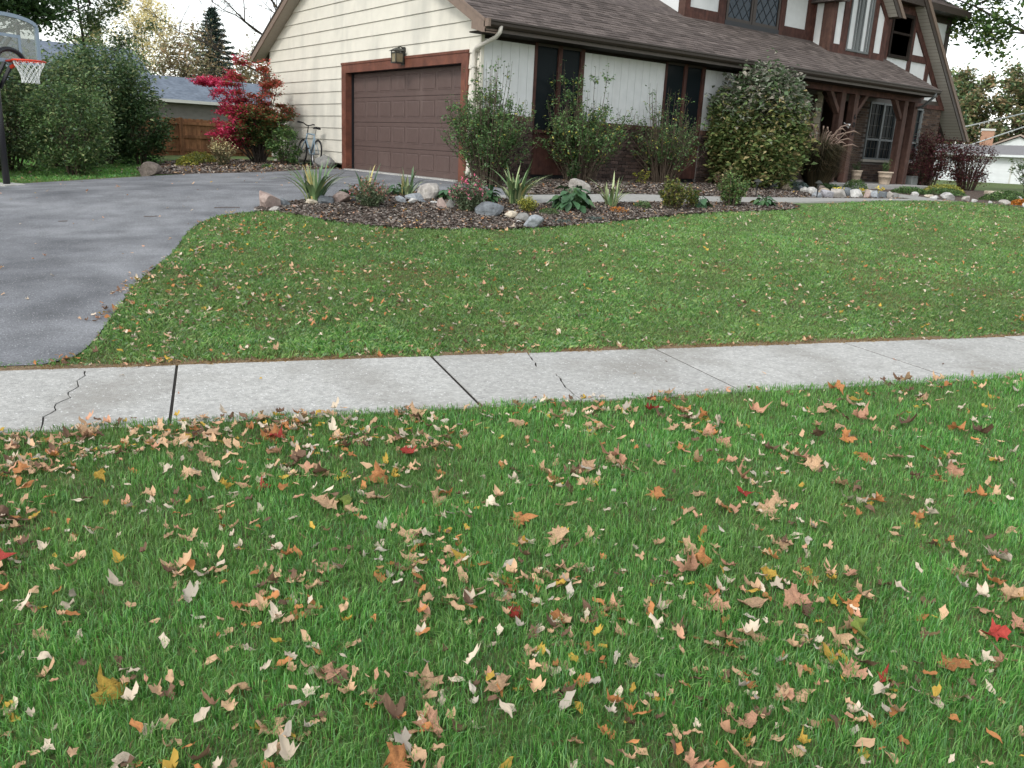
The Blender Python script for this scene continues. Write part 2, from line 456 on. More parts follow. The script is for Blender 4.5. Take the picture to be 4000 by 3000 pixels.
GREENS = np.array([(.064, .215, .036), (.108, .315, .052), (.168, .395, .085), (.170, .360, .135), (.250, .445, .130)])
def grass(name, P, h0, h1, wide, label, near, tint=(1, 1, 1)):
    n = len(P)
    d = np.hypot(P[:, 0]-CAM[0], P[:, 1]-CAM[1])
    s = SN[0]*P[:, 0]+SN[1]*P[:, 1]+9.385
    clump = vnoise(P[:, 0], P[:, 1], 6.0, 3)*.6 + vnoise(P[:, 0], P[:, 1], 1.7, 5)*.4
    h = (h0+(h1-h0)*RNG.random(n))*(.6+.75*clump)
    w = wide*(.7+.6*RNG.random(n))*(1+d/(7.0 if near else 11.0))
    ang = RNG.random(n)*2*PI
    lean = (.15+.95*RNG.random(n)**1.4)*h
    f = np.stack([np.cos(ang), np.sin(ang)], 1)             # lean direction
    # common drift so tufts comb together
    dr = (vnoise(P[:, 0], P[:, 1], 4.0, 9)*2*PI*2)
    f = f*.82 + .18*np.stack([np.cos(dr), np.sin(dr)], 1)
    sidea = ang + PI/2 + RNG.normal(0, .5, n)
    sd = np.stack([np.cos(sidea), np.sin(sidea)], 1)*w[:, None]*.5
    # colour
    c = GREENS[RNG.integers(0, len(GREENS), n)]*(.75+.5*RNG.random(n))[:, None]
    c = c*np.array(tint)
    broad = vnoise(P[:, 0], P[:, 1], .55, 21)
    c = c*(.8+.4*broad)[:, None]*(.72+.56*clump)[:, None]
    olive = (vnoise(P[:, 0], P[:, 1], 1.3, 27)*.6+vnoise(P[:, 0], P[:, 1], 4.5, 28)*.4)[:, None]
    c = c*(1-.35*np.clip(olive*2-.7, 0, 1)) + np.array((.20, .24, .085))*.35*np.clip(olive*2-.7, 0, 1)
    edge = np.where(s > -.6, np.abs(s+.04), np.abs(s+1.31)*2.2)
    pedge = np.where(s > -.6, .13, .06)+.9*np.exp(-np.maximum(edge-.03, 0)/.085)*(vnoise(P[:, 0], P[:, 1], 2.2, 31) > np.where(s > -.6, .26, .5))
    patch = np.clip((vnoise(P[:, 0], P[:, 1], 1.05, 40)-.74)*5, 0, .45)*(s > 0)*(s < 3)
    patch2 = np.clip((vnoise(P[:, 0], P[:, 1], .8, 44)-.80)*4, 0, .15)
    dry = RNG.random(n) < np.maximum(np.maximum(pedge, patch), patch2)
    straw = np.array([(.30, .20, .09), (.22, .13, .055), (.36, .27, .14)])[RNG.integers(0, 3, n)]
    c = np.where(dry[:, None], straw*(.7+.5*RNG.random(n))[:, None], c)
    h = np.where(dry, h*.55, h)
    z = np.zeros(n)
    B = P.copy(); B[:, 2] -= .004
    L = B.copy(); L[:, :2] -= sd; R = B.copy(); R[:, :2] += sd
    mid = B.copy(); mid[:, :2] += f*(lean*.32)[:, None]; mid[:, 2] += h*.62
    tip = B.copy(); tip[:, :2] += f*lean[:, None]; tip[:, 2] += h*(1-.25*(lean/h))
    if near:
        ml = mid.copy(); ml[:, :2] -= sd*.75; mr = mid.copy(); mr[:, :2] += sd*.75
        V = np.stack([L, R, ml, mr, tip], 1).reshape(-1, 3)
        b = np.arange(n)[:, None]*5
        F = np.concatenate([b+[0, 1, 3], b+[0, 3, 2], b+[2, 3, 4]], 0)
        C = np.repeat(c, 5, 0)
    else:
        V = np.stack([L, R, mid+np.column_stack([sd*.6, z]), tip], 1).reshape(-1, 3)
        b = np.arange(n)[:, None]*4
        F = np.concatenate([b+[0, 1, 2], b+[0, 2, 3]], 0)
        C = np.repeat(c, 4, 0)
    o = np_obj(name, V, F, M_GRASS, C)
    return tag(o, label, 'grass', kind='stuff')

P = scatter(STRIP, lambda d: 15500*np.minimum(1, (2.6/d))**1.25)
grass('lawn_grass', P, .028, .068, .0027, 'long green grass of the near lawn strip in front of the sidewalk', True)
P = scatter(LAWN, lambda d: 7600*np.minimum(1, (6.5/d))**1.4)
grass('lawn_grass', P, .028, .06, .0021, 'mown green front lawn between sidewalk and flower bed', False, (1.24, .95, 1.22))
P = scatter(BACK_LAWN, lambda d: 700+0*d)
grass('lawn_grass', P, .04, .08, .003, 'shady grass in front of the hedge beyond the driveway', False)
P = scatter([pave(-7.6, -.005), pave(-5.7, -.005), pave(-5.6, .3), pave(-5.95, .13), pave(-6.6, .06), pave(-7.6, .03)], lambda d: 4500+0*d)
grass('lawn_grass', P, .02, .045, .0022, 'thin fringe of grass where driveway meets sidewalk', False)

# ================================================================== the house
M_SIDING = mat('cream siding', (.62, .588, .505), .6, .3, var=.05, nscale=1.2, coords='World', bump=.04, bscale=30, stain=((.38, .37, .325), (.35, 1.6, .45), .50, .72, .6))
M_WHITE = mat('white panel', (.62, .63, .625), .65, .3, var=.05, nscale=2, coords='World', stain=((.45, .45, .42), (2.5, 2.5, .35), .58, .8, .5))
M_REDBR = mat('red brown trim', (.150, .055, .033), .6, .3, var=.15, nscale=5, coords='World', c2=(.120, .045, .030), grain=(3, 3, 3))
M_TIMBER = mat('stained timber', (.088, .038, .029), .7, .25, var=.2, nscale=4, coords='World', c2=(.058, .027, .022), grain=(14, 14, 1.5))
M_POST = mat('post timber', (.092, .050, .038), .7, .25, var=.15, nscale=4, coords='World', c2=(.066, .036, .028), grain=(18, 18, 1.5))
M_DKBR = mat('dark brown trim', (.042, .031, .025), .45, .35, var=.1, nscale=6, coords='World')
M_RAKE = mat('taupe fascia', (.185, .135, .105), .6, .3, var=.1, nscale=6, coords='World')
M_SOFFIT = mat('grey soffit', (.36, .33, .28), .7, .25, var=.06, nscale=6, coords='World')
M_GARAGE = mat('garage door', (.098, .066, .058), .55, .3, var=.08, nscale=3, coords='World', bump=.03, bscale=200, stain=((.20, .15, .13), (2.0, 2.0, .5), .58, .8, .45))
M_BLACK = mat('black rubber', (.012, .012, .014), .6, .3)
M_MORTAR = mat('mortar', (.14, .13, .12), .95, .1, var=.2, nscale=20, coords='World')
M_BRICK = mat('brown brick', (.052, .038, .034), .85, .2, var=.25, nscale=12, c2=(.078, .050, .041), objvar=.45, bump=.3, bscale=60, coords='World')
M_BRICK2 = mat('cap brick', (.105, .060, .044), .85, .2, var=.2, nscale=12, c2=(.07, .045, .036), objvar=.35, coords='World')
M_SHINGLE = mat('shingle', (.135, .112, .100), .95, .15, var=.25, nscale=40, c2=(.092, .075, .068), objvar=.32, bump=.4, bscale=150, coords='World')
M_SHINGLE2 = mat('roof shingle field', (.128, .106, .095), .95, .15, var=.3, nscale=3, c2=(.090, .073, .068), bump=.4, bscale=150, coords='World')
M_GLASS = mat('window glass', (.012, .016, .018), .12, .03)
M_GLASS2 = mat('leaded glass', (.026, .040, .054), .12, .2, var=.2, nscale=9, coords='World')
M_WFRAME = mat('grey window frame', (.12, .13, .13), .5, .35)
M_MUNTIN = mat('window bar', (.045, .042, .034), .5, .35)
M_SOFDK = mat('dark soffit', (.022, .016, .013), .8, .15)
M_LEAD = mat('lead came', (.02, .022, .026), .5, .4)
M_DOWN = mat('downspout', (.50, .47, .41), .45, .4)
M_STONE = mat('limestone', (.40, .36, .28), .9, .2, var=.2, nscale=9, objvar=.15, coords='World', bump=.3, bscale=30)
M_SLAB = mat('porch concrete', (.34, .33, .31), .9, .2, var=.12, nscale=6, coords='World')
M_AMBER = mat('amber glass', (.20, .165, .10), .25, .5, var=.1)
M_IRON = mat('bronze metal', (.028, .03, .024), .45, .5)
M_DOOR = mat('front door', (.03, .018, .014), .5, .3)
M_GREYSOF = mat('light soffit board', (.42, .395, .35), .7, .25, objvar=.05)

house = empty('house', (0, 0, 0), 'cream and brown half timbered house with garage and low shingled porch roof', 'house')
SL = math.atan(.5); CS, SS = math.cos(SL), math.sin(SL)
ROOF0 = 3.07                                  # height of the shingles above the front wall
def rz(y): return ROOF0 + .5*y                # front slope
RIDGE_Y = 5.1

# ---- gable wall with lapped boards
gw = bpy.data.objects.new('gable_wall', None); link(gw, house)
def wall_x(y0, y1, z0, z1, x=0.03): return MB().add([(x, y0, z0), (x, y1, z0), (x, y1, z1), (x, y0, z1)], [(0, 3, 2, 1)])
b = MB()
b.add([(.03, 0, .1), (.03, .37, .1), (.03, .37, 2.36), (.03, 5.68, 2.36), (.03, 5.68, .1), (.03, 10.2, .1), (.03, 10.2, 2.9), (.03, 5.1, 5.44), (.03, 0, 2.9)],
      [(0, 8, 2, 1), (8, 3, 2), (8, 7, 3), (3, 7, 6), (3, 6, 5, 4)])
b.build('sheathing', M_SIDING, gw)
D0, DZ = .3868, .2756
def lap(y0, y1, z0, z1, slope=True):
    """one board: its lower edge stands proud; ends follow the roof"""
    def lim(z):
        a = max(y0, (z-2.88)/.5) if slope else y0
        bb = min(y1, 10.2-(z-2.88)/.5) if slope else y1
        return a, bb
    a0, b0 = lim(z0); a1, b1 = lim(z1)
    if b0-a0 < .05: return
    if b1 < a1: a1 = b1 = (a0+b0)/2
    xo, xi = -.026, -.004
    MB().add([(xo, a0, z0), (xo, b0, z0), (xi, b1, z1), (xi, a1, z1), (.03, a0, z0), (.03, b0, z0), (.03, b1, z1), (.03, a1, z1)],
             [(0, 3, 2, 1), (0, 1, 5, 4), (1, 2, 6, 5), (2, 3, 7, 6), (3, 0, 4, 7)]).build('siding_board', M_SIDING, gw)
edges = [.13] + [D0+k*DZ for k in range(0, 19)]
for z0, z1 in zip(edges[:-1], edges[1:]):
    if z0 >= 5.45: break
    z1 = min(z1, 5.42)
    if z1 <= 2.36:
        lap(5.685, 10.2, z0, z1-.004); lap(.0, .365, z0, z1-.004)
    elif z0 < 2.36:
        lap(5.685, 10.2, z0, z1-.004); lap(.0, .365, z0, z1-.004); lap(.366, 5.684, 2.367, z1-.004)
    else:
        lap(.0, 10.2, z0, z1-.004)
MB().box(-.03, .04, -.026, .0, .12, 2.62).build('corner_board', M_SIDING, gw)

# ---- garage door
gd = bpy.data.objects.new('garage_door', None); link(gd, house)
YA, YB, ZT = .585, 5.465, 2.15
for k in range(4):
    z0, z1 = .018+k*.533, .018+(k+1)*.533-.006
    MB().box(.17, .21, YA, YB, z0, z1).build('section', M_GARAGE, gd, bevel=.006)
pm = None
for k in range(4):
    for j in range(8):
        yc, zc = YA+.61*(j+.5), .018+k*.533+.275
        if pm is None:
            mb = MB(); w, h = .262, .172
            for (i0, x0), (i1, x1) in (((0, .009), (.014, .0185)), ((.014, .0185), (.034, .008))):
                a = [(x0, -w+i0, -h+i0), (x0, w-i0, -h+i0), (x0, w-i0, h-i0), (x0, -w+i0, h-i0)]
                c = [(x1, -w+i1, -h+i1), (x1, w-i1, -h+i1), (x1, w-i1, h-i1), (x1, -w+i1, h-i1)]
                mb.add(a+c, [(q, q+4, (q+1) % 4+4, (q+1) % 4) for q in range(4)])
            mb.add([(.008, -w+.034, -h+.034), (.008, w-.034, -h+.034), (.008, w-.034, h-.034), (.008, -w+.034, h-.034)], [(0, 3, 2, 1)])
            pm = mb.build('panel', M_GARAGE, gd); o = pm
        else:
            o = pm.copy(); col.objects.link(o); o.parent = gd
        o.location = (.155, yc, zc)
MB().box(-.1, .2, YA, YB, -.01, .016).build('threshold', M_CONC, gd)
fr = bpy.data.objects.new('garage_door_frame', None); link(fr, house)
MB().box(-.045, .03, .365, YA, .0, ZT).build('jamb', M_REDBR, fr)
MB().box(-.045, .03, YB, 5.68, .0, ZT).build('jamb', M_REDBR, fr)
MB().box(-.045, .03, .365, 5.68, ZT, 2.365).build('header', M_REDBR, fr)
MB().box(-.06, .02, .36, 5.685, 2.325, 2.372).build('drip_cap', M_REDBR, fr)
MB().box(.03, .26, YA-.04, YA, .0, ZT).build('reveal', M_REDBR, fr)
MB().box(.03, .105, YB, YB+.04, .0, ZT).build('reveal', M_REDBR, fr)
MB().box(.105, .26, YB-.001, YB+.04, .0, ZT).build('weatherstrip', M_BLACK, fr)
MB().box(.03, .26, YA-.04, YB+.04, ZT, ZT+.03).build('weatherstrip', M_BLACK, fr)
MB().box(.26, .30, YA-.3, YB+.3, -.1, 2.4).build('backing', M_BLACK, fr)

# ---- wall lantern
la = bpy.data.objects.new('wall_lantern', None); link(la, house); la.location = (0, 2.78, 2.36)
MB().box(-.06, -.03, -.06, .06, -.16, .19).build('back_plate', M_IRON, la)
MB().tube([(-.04, 0, .16), (-.10, 0, .19), (-.17, 0, .17)], .014).build('arm', M_IRON, la)
MB().add([(-.31, -.14, .10), (-.05, -.14, .10), (-.05, .14, .10), (-.31, .14, .10), (-.21, -.03, .165), (-.15, -.03, .165), (-.15, .03, .165), (-.21, .03, .165)],
         [(3, 2, 1, 0), (4, 5, 6, 7), (0, 1, 5, 4), (1, 2, 6, 5), (2, 3, 7, 6), (3, 0, 4, 7)]).build('cap', M_IRON, la)
for sx in (-.265, -.095):
    for sy in (-.09, .09): MB().box(sx-.009, sx+.009, sy-.009, sy+.009, -.13, .10).build('corner_bar', M_IRON, la)
for z in (-.13, .055):
    MB().box(-.278, -.082, -.102, .102, z, z+.02).build('band', M_IRON, la)
for a in ((-.262, -.255, -.08, .08), (-.105, -.098, -.08, .08)): MB().box(a[0], a[1], a[2], a[3], -.11, .055).build('pane', M_AMBER, la)
for a in ((-.255, -.105, -.088, -.081), (-.255, -.105, .081, .088)): MB().box(a[0], a[1], a[2], a[3], -.11, .055).build('pane', M_AMBER, la)

# ---- front roof: deck, shingles, eave, rakes
roof = bpy.data.objects.new('porch_roof', None); link(roof, house)
XL, XR, EY = -.3, 15.0, -.55
def slab_y(x0, x1, ya, yb, top, thick, m, name, parent=roof):
    f = lambda y: top+.5*y
    return MB().prism([(x0, ya, f(ya)), (x0, yb, f(yb)), (x0, yb, f(yb)-thick), (x0, ya, f(ya)-thick)], (x1-x0, 0, 0)).build(name, m, parent)
slab_y(XL, XR, EY+.02, 1.75, ROOF0-.012, .13, M_SHINGLE2, 'deck')
slab_y(XL, 6.95, 1.75, RIDGE_Y, ROOF0-.012, .13, M_SHINGLE2, 'deck')
MB().prism([(XL, RIDGE_Y, rz(RIDGE_Y)-.012), (XL, 10.76, rz(EY)-.012), (XL, 10.76, rz(EY)-.15), (XL, RIDGE_Y, rz(RIDGE_Y)-.15)], (7.3, 0, 0)).build('deck', M_SHINGLE2, roof)
# shingles in courses
def shingle_mesh(w, t):
    L_ = .17
    mb = MB().add([(0, 0, t), (w, 0, t), (w, L_, .004), (0, L_, .004), (0, 0, 0), (w, 0, 0)], [(0, 1, 2, 3), (4, 5, 1, 0), (4, 0, 3), (5, 2, 1)])
    me = bpy.data.meshes.new('shingle'); me.from_pydata(mb.v, [], mb.f); me.update(); me.materials.append(M_SHINGLE); return me
SH = [(w, shingle_mesh(w, t)) for w, t in ((.16, .010), (.20, .017), (.24, .011), (.28, .018), (.32, .012))]
shl = []
ncourse = 17
for k in range(ncourse):
    b0 = .0 + k*.143
    x = XL-.02 - random.random()*.2
    while x < XR:
        w, me = random.choice(SH)
        shl.append((x, b0, w, me)); x += w+.004
def roof_pt(x, bb): return (x, EY-.02+bb*CS, rz(EY-.02)+bb*SS-.008)
scored = sorted(shl, key=lambda q: math.dist(roof_pt(q[0], q[1]), CAM) + (100 if not in_view(np.array([roof_pt(q[0]+q[2]/2, q[1])]), 0)[0] else 0))
nearest = set(id(q) for q in scored[:300])
rest = MB()
for q in shl:
    x, b0, w, me = q
    x0, x1 = max(x, XL-.02), min(x+w, XR+.01)
    if id(q) in nearest and x0 == x and x1 == x+w:
        o = bpy.data.objects.new('shingle', me); o.location = roof_pt(x, b0); o.rotation_euler = (SL, 0, 0); link(o, roof)
    elif x1-x0 > .03:
        t = .010 + .008*random.random(); p = Vector(roof_pt(x0, b0)); u = Vector((0, CS, SS)); nn = Vector((0, -SS, CS)); d = Vector((x1-x0, 0, 0))
        rest.add([p+nn*t, p+d+nn*t, p+d+u*.17+nn*.004, p+u*.17+nn*.004, p, p+d], [(0, 1, 2, 3), (4, 5, 1, 0), (4, 0, 3), (5, 2, 1)])
def island_cols(mb, per, lo, hi, base, base2):
    n = len(mb.v)//per; c = np.array(base)*(lo+(hi-lo)*RNG.random((n, 1))); k = RNG.random((n, 1))
    c = c*(1-k) + np.array(base2)*k*(lo+(hi-lo)*RNG.random((n, 1)))
    return np.repeat(c, per, 0)
M_VCOL = leaf_mat('painted pieces', .92, 0.0, .15)
def build_cols(mb, name, per, lo, hi, b1, b2, parent, kind='stuff', m=None):
    me = bpy.data.meshes.new(name); me.from_pydata(mb.v, [], mb.f); me.update()
    ca = me.color_attributes.new('Col', 'FLOAT_COLOR', 'POINT'); cc = np.ones((len(mb.v), 4), np.float32)
    cc[:, :3] = island_cols(mb, per, lo, hi, b1, b2); ca.data.foreach_set('color', cc.ravel())
    me.materials.append(m or M_VCOL); o = bpy.data.objects.new(name, me); link(o, parent); o['kind'] = kind; return o
build_cols(rest, 'shingles', 6, .72, 1.3, (.135, .112, .100), (.092, .075, .068), roof)
# eave: fascia, gutter, soffit
M_FASC = mat('brown fascia', (.078, .062, .051), .5, .35, var=.1, nscale=6, coords='World')
MB().box(XL, XR-.05, -.53, -.50, 2.60, 2.785).build('fascia', M_FASC, roof)
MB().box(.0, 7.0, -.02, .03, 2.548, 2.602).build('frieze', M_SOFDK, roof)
gut = MB()
prof = [(-.53, 2.79), (-.53, 2.665), (-.60, 2.665), (-.635, 2.70), (-.64, 2.745), (-.66, 2.755), (-.66, 2.785), (-.65, 2.785), (-.645, 2.765), (-.62, 2.75), (-.61, 2.70), (-.59, 2.68), (-.545, 2.68), (-.545, 2.79)]
gut.prism([(XL+.02, y, z) for y, z in prof], (XR-XL-.1, 0, 0)).build('gutter', M_DKBR, roof)
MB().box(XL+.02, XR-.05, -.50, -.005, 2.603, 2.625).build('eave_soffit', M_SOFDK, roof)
# rake boards on the gable, with the boxed return at the eave
def rake(side):
    f = (lambda y: rz(y)) if side == 'front' else (lambda y: rz(10.21-y))
    ya, yb = (EY, RIDGE_Y) if side == 'front' else (RIDGE_Y, 10.76)
    MB().prism([(-.33, ya, f(ya)-.03), (-.33, yb, f(yb)-.03), (-.33, yb, f(yb)-.215), (-.33, ya, f(ya)-.215)], (.03, 0, 0)).build('rake_board', M_RAKE, roof)
    MB().prism([(-.345, ya-.01, f(ya)+.002), (-.345, yb, f(yb)+.002), (-.345, yb, f(yb)-.05), (-.345, ya-.01, f(ya)-.05)], (.015, 0, 0)).build('rake_trim', M_DKBR if side == 'back' else M_RAKE, roof)
    MB().prism([(-.30, ya, f(ya)-.20), (-.30, yb, f(yb)-.20), (-.30, yb, f(yb)-.185), (-.30, ya, f(ya)-.185)], (.29, 0, 0)).build('rake_soffit', M_SOFFIT, roof)
rake('front'); rake('back')
MB().prism([(-.325, -.13, 2.66), (-.325, -.13, 2.84), (-.325, EY, 2.63), (-.325, EY, 2.57), (-.325, -.45, 2.585)], (.30, 0, 0)).build('eave_return', M_RAKE, roof)
# gutter end and downspouts
MB().box(XL-.03, XL+.02, -.665, -.525, 2.66, 2.79).build('gutter_cap', M_RAKE, roof)
ds = MB().tube([(-.02, -.60, 2.70), (-.03, -.59, 2.60), (-.05, -.50, 2.52), (-.09, .03, 2.38), (-.075, .12, 2.32), (-.07, .13, 2.2), (-.07, .13, .25), (-.14, .12, .15)], .038, 10)
ds.build('downspout', M_DOWN, house, smooth=True)
for z in (2.05, .9): MB().box(-.115, -.02, .07, .19, z, z+.03).build('downspout_strap', M_DOWN, house)
MB().tube([(14.7, -.60, 2.70), (14.7, -.58, 2.60), (14.78, -.25, 2.36), (14.95, .05, 2.30), (14.98, .10, 2.2), (14.98, .10, .3)], .036, 10).build('downspout', M_WFRAME, house, smooth=True)

# ---- front wall of the garage: brick plinth, white grooved panels, window bays
fw = bpy.data.objects.new('front_wall', None); link(fw, house)
MB().box(.0, 7.0, .03, .2, .02, 2.62).build('sheathing', M_BLACK, fw)
PAN = [(.03, 1.20), (2.43, 4.71), (5.96, 6.98)]
for x0, x1 in PAN:
    x = x0
    while x < x1-.02:
        xe = min(x+.203, x1)
        MB().box(x+.003, xe-.003, -.012, .03, 1.262, 2.546).build('panel_board', M_WHITE, fw)
        x = xe
    MB().box(x0, x1, .004, .03, 1.262, 2.546).build('panel_backing', M_SOFFIT, fw)
bays = []
for x0, x1 in ((1.20, 2.43), (4.71, 5.96)):
    wn = bpy.data.objects.new('window', None); link(wn, house)
    xm = (x0+x1)/2
    for a, bb in ((x0, x0+.055), (xm-.045, xm+.045), (x1-.1, x1)): MB().box(a, bb, -.035, .03, 1.04, 2.60).build('frame', M_TIMBER, wn)
    MB().box(x0+.055, x1-.1, -.03, .03, 2.55, 2.60).build('frame', M_DKBR, wn)
    MB().box(x0-.03, x1+.02, -.06, .03, .985, 1.04).build('sill', M_TIMBER, wn)
    for a, bb in ((x0+.055, xm-.045), (xm+.045, x1-.1)): MB().box(a, bb, .005, .025, 1.04, 2.55).build('pane', M_GLASS, wn)
    MB().box(x0, x1, -.015, .03, .2, .985).build('panel', M_TIMBER, wn)
    MB().box(x0, x1, -.03, .03, .86, .93).build('rail', M_TIMBER, wn)
bw = bpy.data.objects.new('brick_wall', None); link(bw, house)
for x0, x1 in PAN: MB().box(x0-.02 if x0 < .1 else x0, x1, -.040, .03, .0, 1.255).build('mortar', M_MORTAR, bw)
def brick_mesh(w, d, h, m, name='brick'):
    me = bpy.data.meshes.new(name); mb = MB(); e = .004
    v = [(0, 0, 0), (w, 0, 0), (w, 0, h), (0, 0, h)]
    mb.add([(e, -d, e), (w-e, -d, e), (w-e, -d, h-e), (e, -d, h-e), (0, -d+e, 0), (w, -d+e, 0), (w, -d+e, h), (0, -d+e, h), (0, 0, 0), (w, 0, 0), (w, 0, h), (0, 0, h)],
           [(0, 1, 2, 3)] + [(i+4, (i+1) % 4+4, (i+1) % 4, i) for i in range(4)] + [(i+8, (i+1) % 4+8, (i+1) % 4+4, i+4) for i in range(4)])
    me.from_pydata(mb.v, [], mb.f); me.update(); me.materials.append(m); return me
BRF, BRH = brick_mesh(.203, .048, .060, M_BRICK), brick_mesh(.097, .048, .060, M_BRICK)
CAP = brick_mesh(.060, .062, .10, M_BRICK2, 'cap_brick')
bricks = []
for x0, x1 in PAN:
    for k in range(16):
        z = .035+k*.0705
        x = x0+.004
        first = k % 2
        while x < x1-.05:
            w = .097 if (first or x+.203 > x1) else .203
            first = 0
            bricks.append((x, z, w)); x += w+.010
    x = x0+.004
    while x+.06 <= x1:
        o = bpy.data.objects.new('cap_brick', CAP); o.location = (x, -.036, 1.163); link(o, bw); x += .070
restb = MB()
for i, (x, z, w) in enumerate(sorted(bricks, key=lambda q: q[0]-q[1]*.3)):
    if i < 300:
        o = bpy.data.objects.new('brick', BRF if w > .15 else BRH); o.location = (x, -.036+random.uniform(-.002, .002), z); link(o, bw)
    else:
        restb.box(x, x+w, -.052, -.03, z, z+.06)

# ---- porch back wall and wing wall
YW = 1.3
OPEN = [(14.68, 16.15, .80, 2.50), (17.10, 17.62, .85, 2.50), (12.35, 13.75, .0, 2.45)]
mo = MB()
def wall_rects(x0, x1, z0, z1, holes):
    """split a wall rectangle round its openings"""
    xs = sorted({x0, x1, *[h[0] for h in holes], *[h[1] for h in holes]})
    for a, bb in zip(xs[:-1], xs[1:]):
        hs_ = [h for h in holes if h[0] < (a+bb)/2 < h[1]]
        z = z0
        for h in sorted(hs_, key=lambda q: q[2]):
            if h[2] > z: yield a, bb, z, h[2]
            z = h[3]
        if z < z1: yield a, bb, z, z1
for a, bb, c, d in wall_rects(7.0, 18.74, .0, 2.62, OPEN): mo.box(a, bb, YW, YW+.2, c, d)
mo.build('mortar', M_MORTAR, bw)
for k in range(35):
    z = .03+k*.0705
    if z > 2.48: break
    x = 7.0 + (.105 if k % 2 else 0)
    while x < 18.72:
        xe = min(x+.203, 18.74)
        if not any(h[0]-.02 < xe and x < h[1]+.02 and h[2]-.03 < z+.06 and z < h[3] for h in OPEN): restb.box(x, xe, YW-.014, YW+.01, z, z+.06)
        x += .213
for k in range(35):                                   # right return of the wing
    z = .03+k*.0705
    y = YW + (.105 if k % 2 else 0)
    while y < 4.2 and z < 2.5:
        restb.box(18.73, 18.754, y, y+.203, z, z+.06); y += .213
build_cols(restb, 'bricks', 8, .6, 1.5, (.060, .044, .037), (.090, .060, .044), bw)
MB().box(18.6, 18.74, YW+.2, 6, 0, 2.62).build('mortar', M_MORTAR, bw)
# limestone quoins beside the entry
z = .12; k = 0
while z < 2.55:
    h = random.choice((.15, .19, .22)); h = min(h, 2.58-z); w = .30 if k % 2 else .24
    MB().box(12.28-w, 12.28, YW-.045, YW+.03, z+.004, z+h-.004).build('quoin', M_STONE, bw, bevel=.008)
    z += h; k += 1
# entry recess with the front door
en = bpy.data.objects.new('front_door', None); link(en, house)
MB().box(12.35, 12.39, YW, 2.3, .2, 2.45).build('reveal', M_DOOR, en); MB().box(13.71, 13.75, YW, 2.3, .2, 2.45).build('reveal', M_DOOR, en)
MB().box(12.39, 13.71, 2.26, 2.3, .2, 2.45).build('leaf', M_DOOR, en)
MB().box(12.39, 13.71, YW, 2.3, 2.42, 2.45).build('lintel', M_DOOR, en)
for x0 in (12.55, 13.1):
    for z0 in (.45, 1.3): MB().box(x0, x0+.45, 2.24, 2.265, z0, z0+.7).build('panel', M_TIMBER, en)

def window_grid(name, x0, x1, z0, z1, y, cols_, rows_, rail=None, mull=None, fr_=.055, mf=M_WFRAME, mg=M_GLASS, bars=M_MUNTIN, sill=True, bw_=.014):
    wn = bpy.data.objects.new(name, None); link(wn, house)
    for a, bb in ((x0, x0+fr_), (x1-fr_, x1)): MB().box(a, bb, y-.03, y+.06, z0, z1).build('frame', mf, wn)
    for a, bb in ((z0, z0+fr_), (z1-fr_, z1)): MB().box(x0+fr_, x1-fr_, y-.028, y+.06, a, bb).build('frame', mf, wn)
    if rail: MB().box(x0+fr_, x1-fr_, y-.032, y+.05, rail-.03, rail+.03).build('meeting_rail', mf, wn)
    if mull: MB().box(mull-.05, mull+.05, y-.036, y+.05, z0+.001, z1-.001).build('mullion', mf, wn)
    MB().box(x0+fr_, x1-fr_, y+.03, y+.045, z0+fr_, z1-fr_).build('pane', mg, wn)
    for i in range(1, cols_):
        x = x0+(x1-x0)*i/cols_
        if mull and abs(x-mull) < .06: continue
        MB().box(x-bw_/2, x+bw_/2, y+.012, y+.032, z0+fr_, z1-fr_).build('muntin', bars, wn)
    for i in range(1, rows_):
        zz = z0+(z1-z0)*i/rows_
        MB().box(x0+fr_, x1-fr_, y+.010, y+.03, zz-bw_/2, zz+bw_/2).build('muntin', bars, wn)
    if sill: MB().box(x0-.06, x1+.06, y-.08, y+.02, z0-.07, z0).build('sill', M_SOFFIT, wn)
    return wn
window_grid('window', 14.68, 16.15, .87, 2.50, YW-.01, 8, 5, rail=1.45, mull=15.42)
window_grid('window', 17.10, 17.62, .87, 2.48, YW-.01, 2, 4, rail=1.45)
MB().box(16.0, 18.78, YW-.05, YW, 2.50, 2.62).build('band_board', M_TIMBER, house)
MB().box(16.0, 18.76, YW-.035, YW, 2.62, 2.74).build('band_board', M_DKBR, house)

# ---- porch: floor, beam, posts with braces
po = bpy.data.objects.new('porch', None); link(po, house)
MB().box(10.0, 15.25, -.75, YW, -.05, .215).build('floor_slab', M_SLAB, po, bevel=.01)
MB().box(7.0, 15.0, -.06, .14, 2.46, 2.602).build('beam', M_TIMBER, po)
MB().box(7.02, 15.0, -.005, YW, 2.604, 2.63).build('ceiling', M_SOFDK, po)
def post(x, y=0.04, w=.19): MB().box(x-w/2, x+w/2, y-w/2, y+w/2, .215, 2.46).build('post', M_POST, po, bevel=.008)
for x in (11.26, 11.86, 14.28, 14.80): post(x)
for xa, s in ((11.18, -1), (11.94, 1), (14.2, -1)):
    MB().bar((xa, .04, 1.98), (xa+s*.46, .04, 2.50), .10, .13, (0, 1, 0)).build('brace', M_POST, po)
MB().bar((14.87, .04, 1.98), (14.99, .35, 2.48), .10, .10).build('brace', M_POST, po)
MB().bar((11.26, .13, 1.98), (11.26, .55, 2.5), .10, .10).build('brace', M_POST, po)
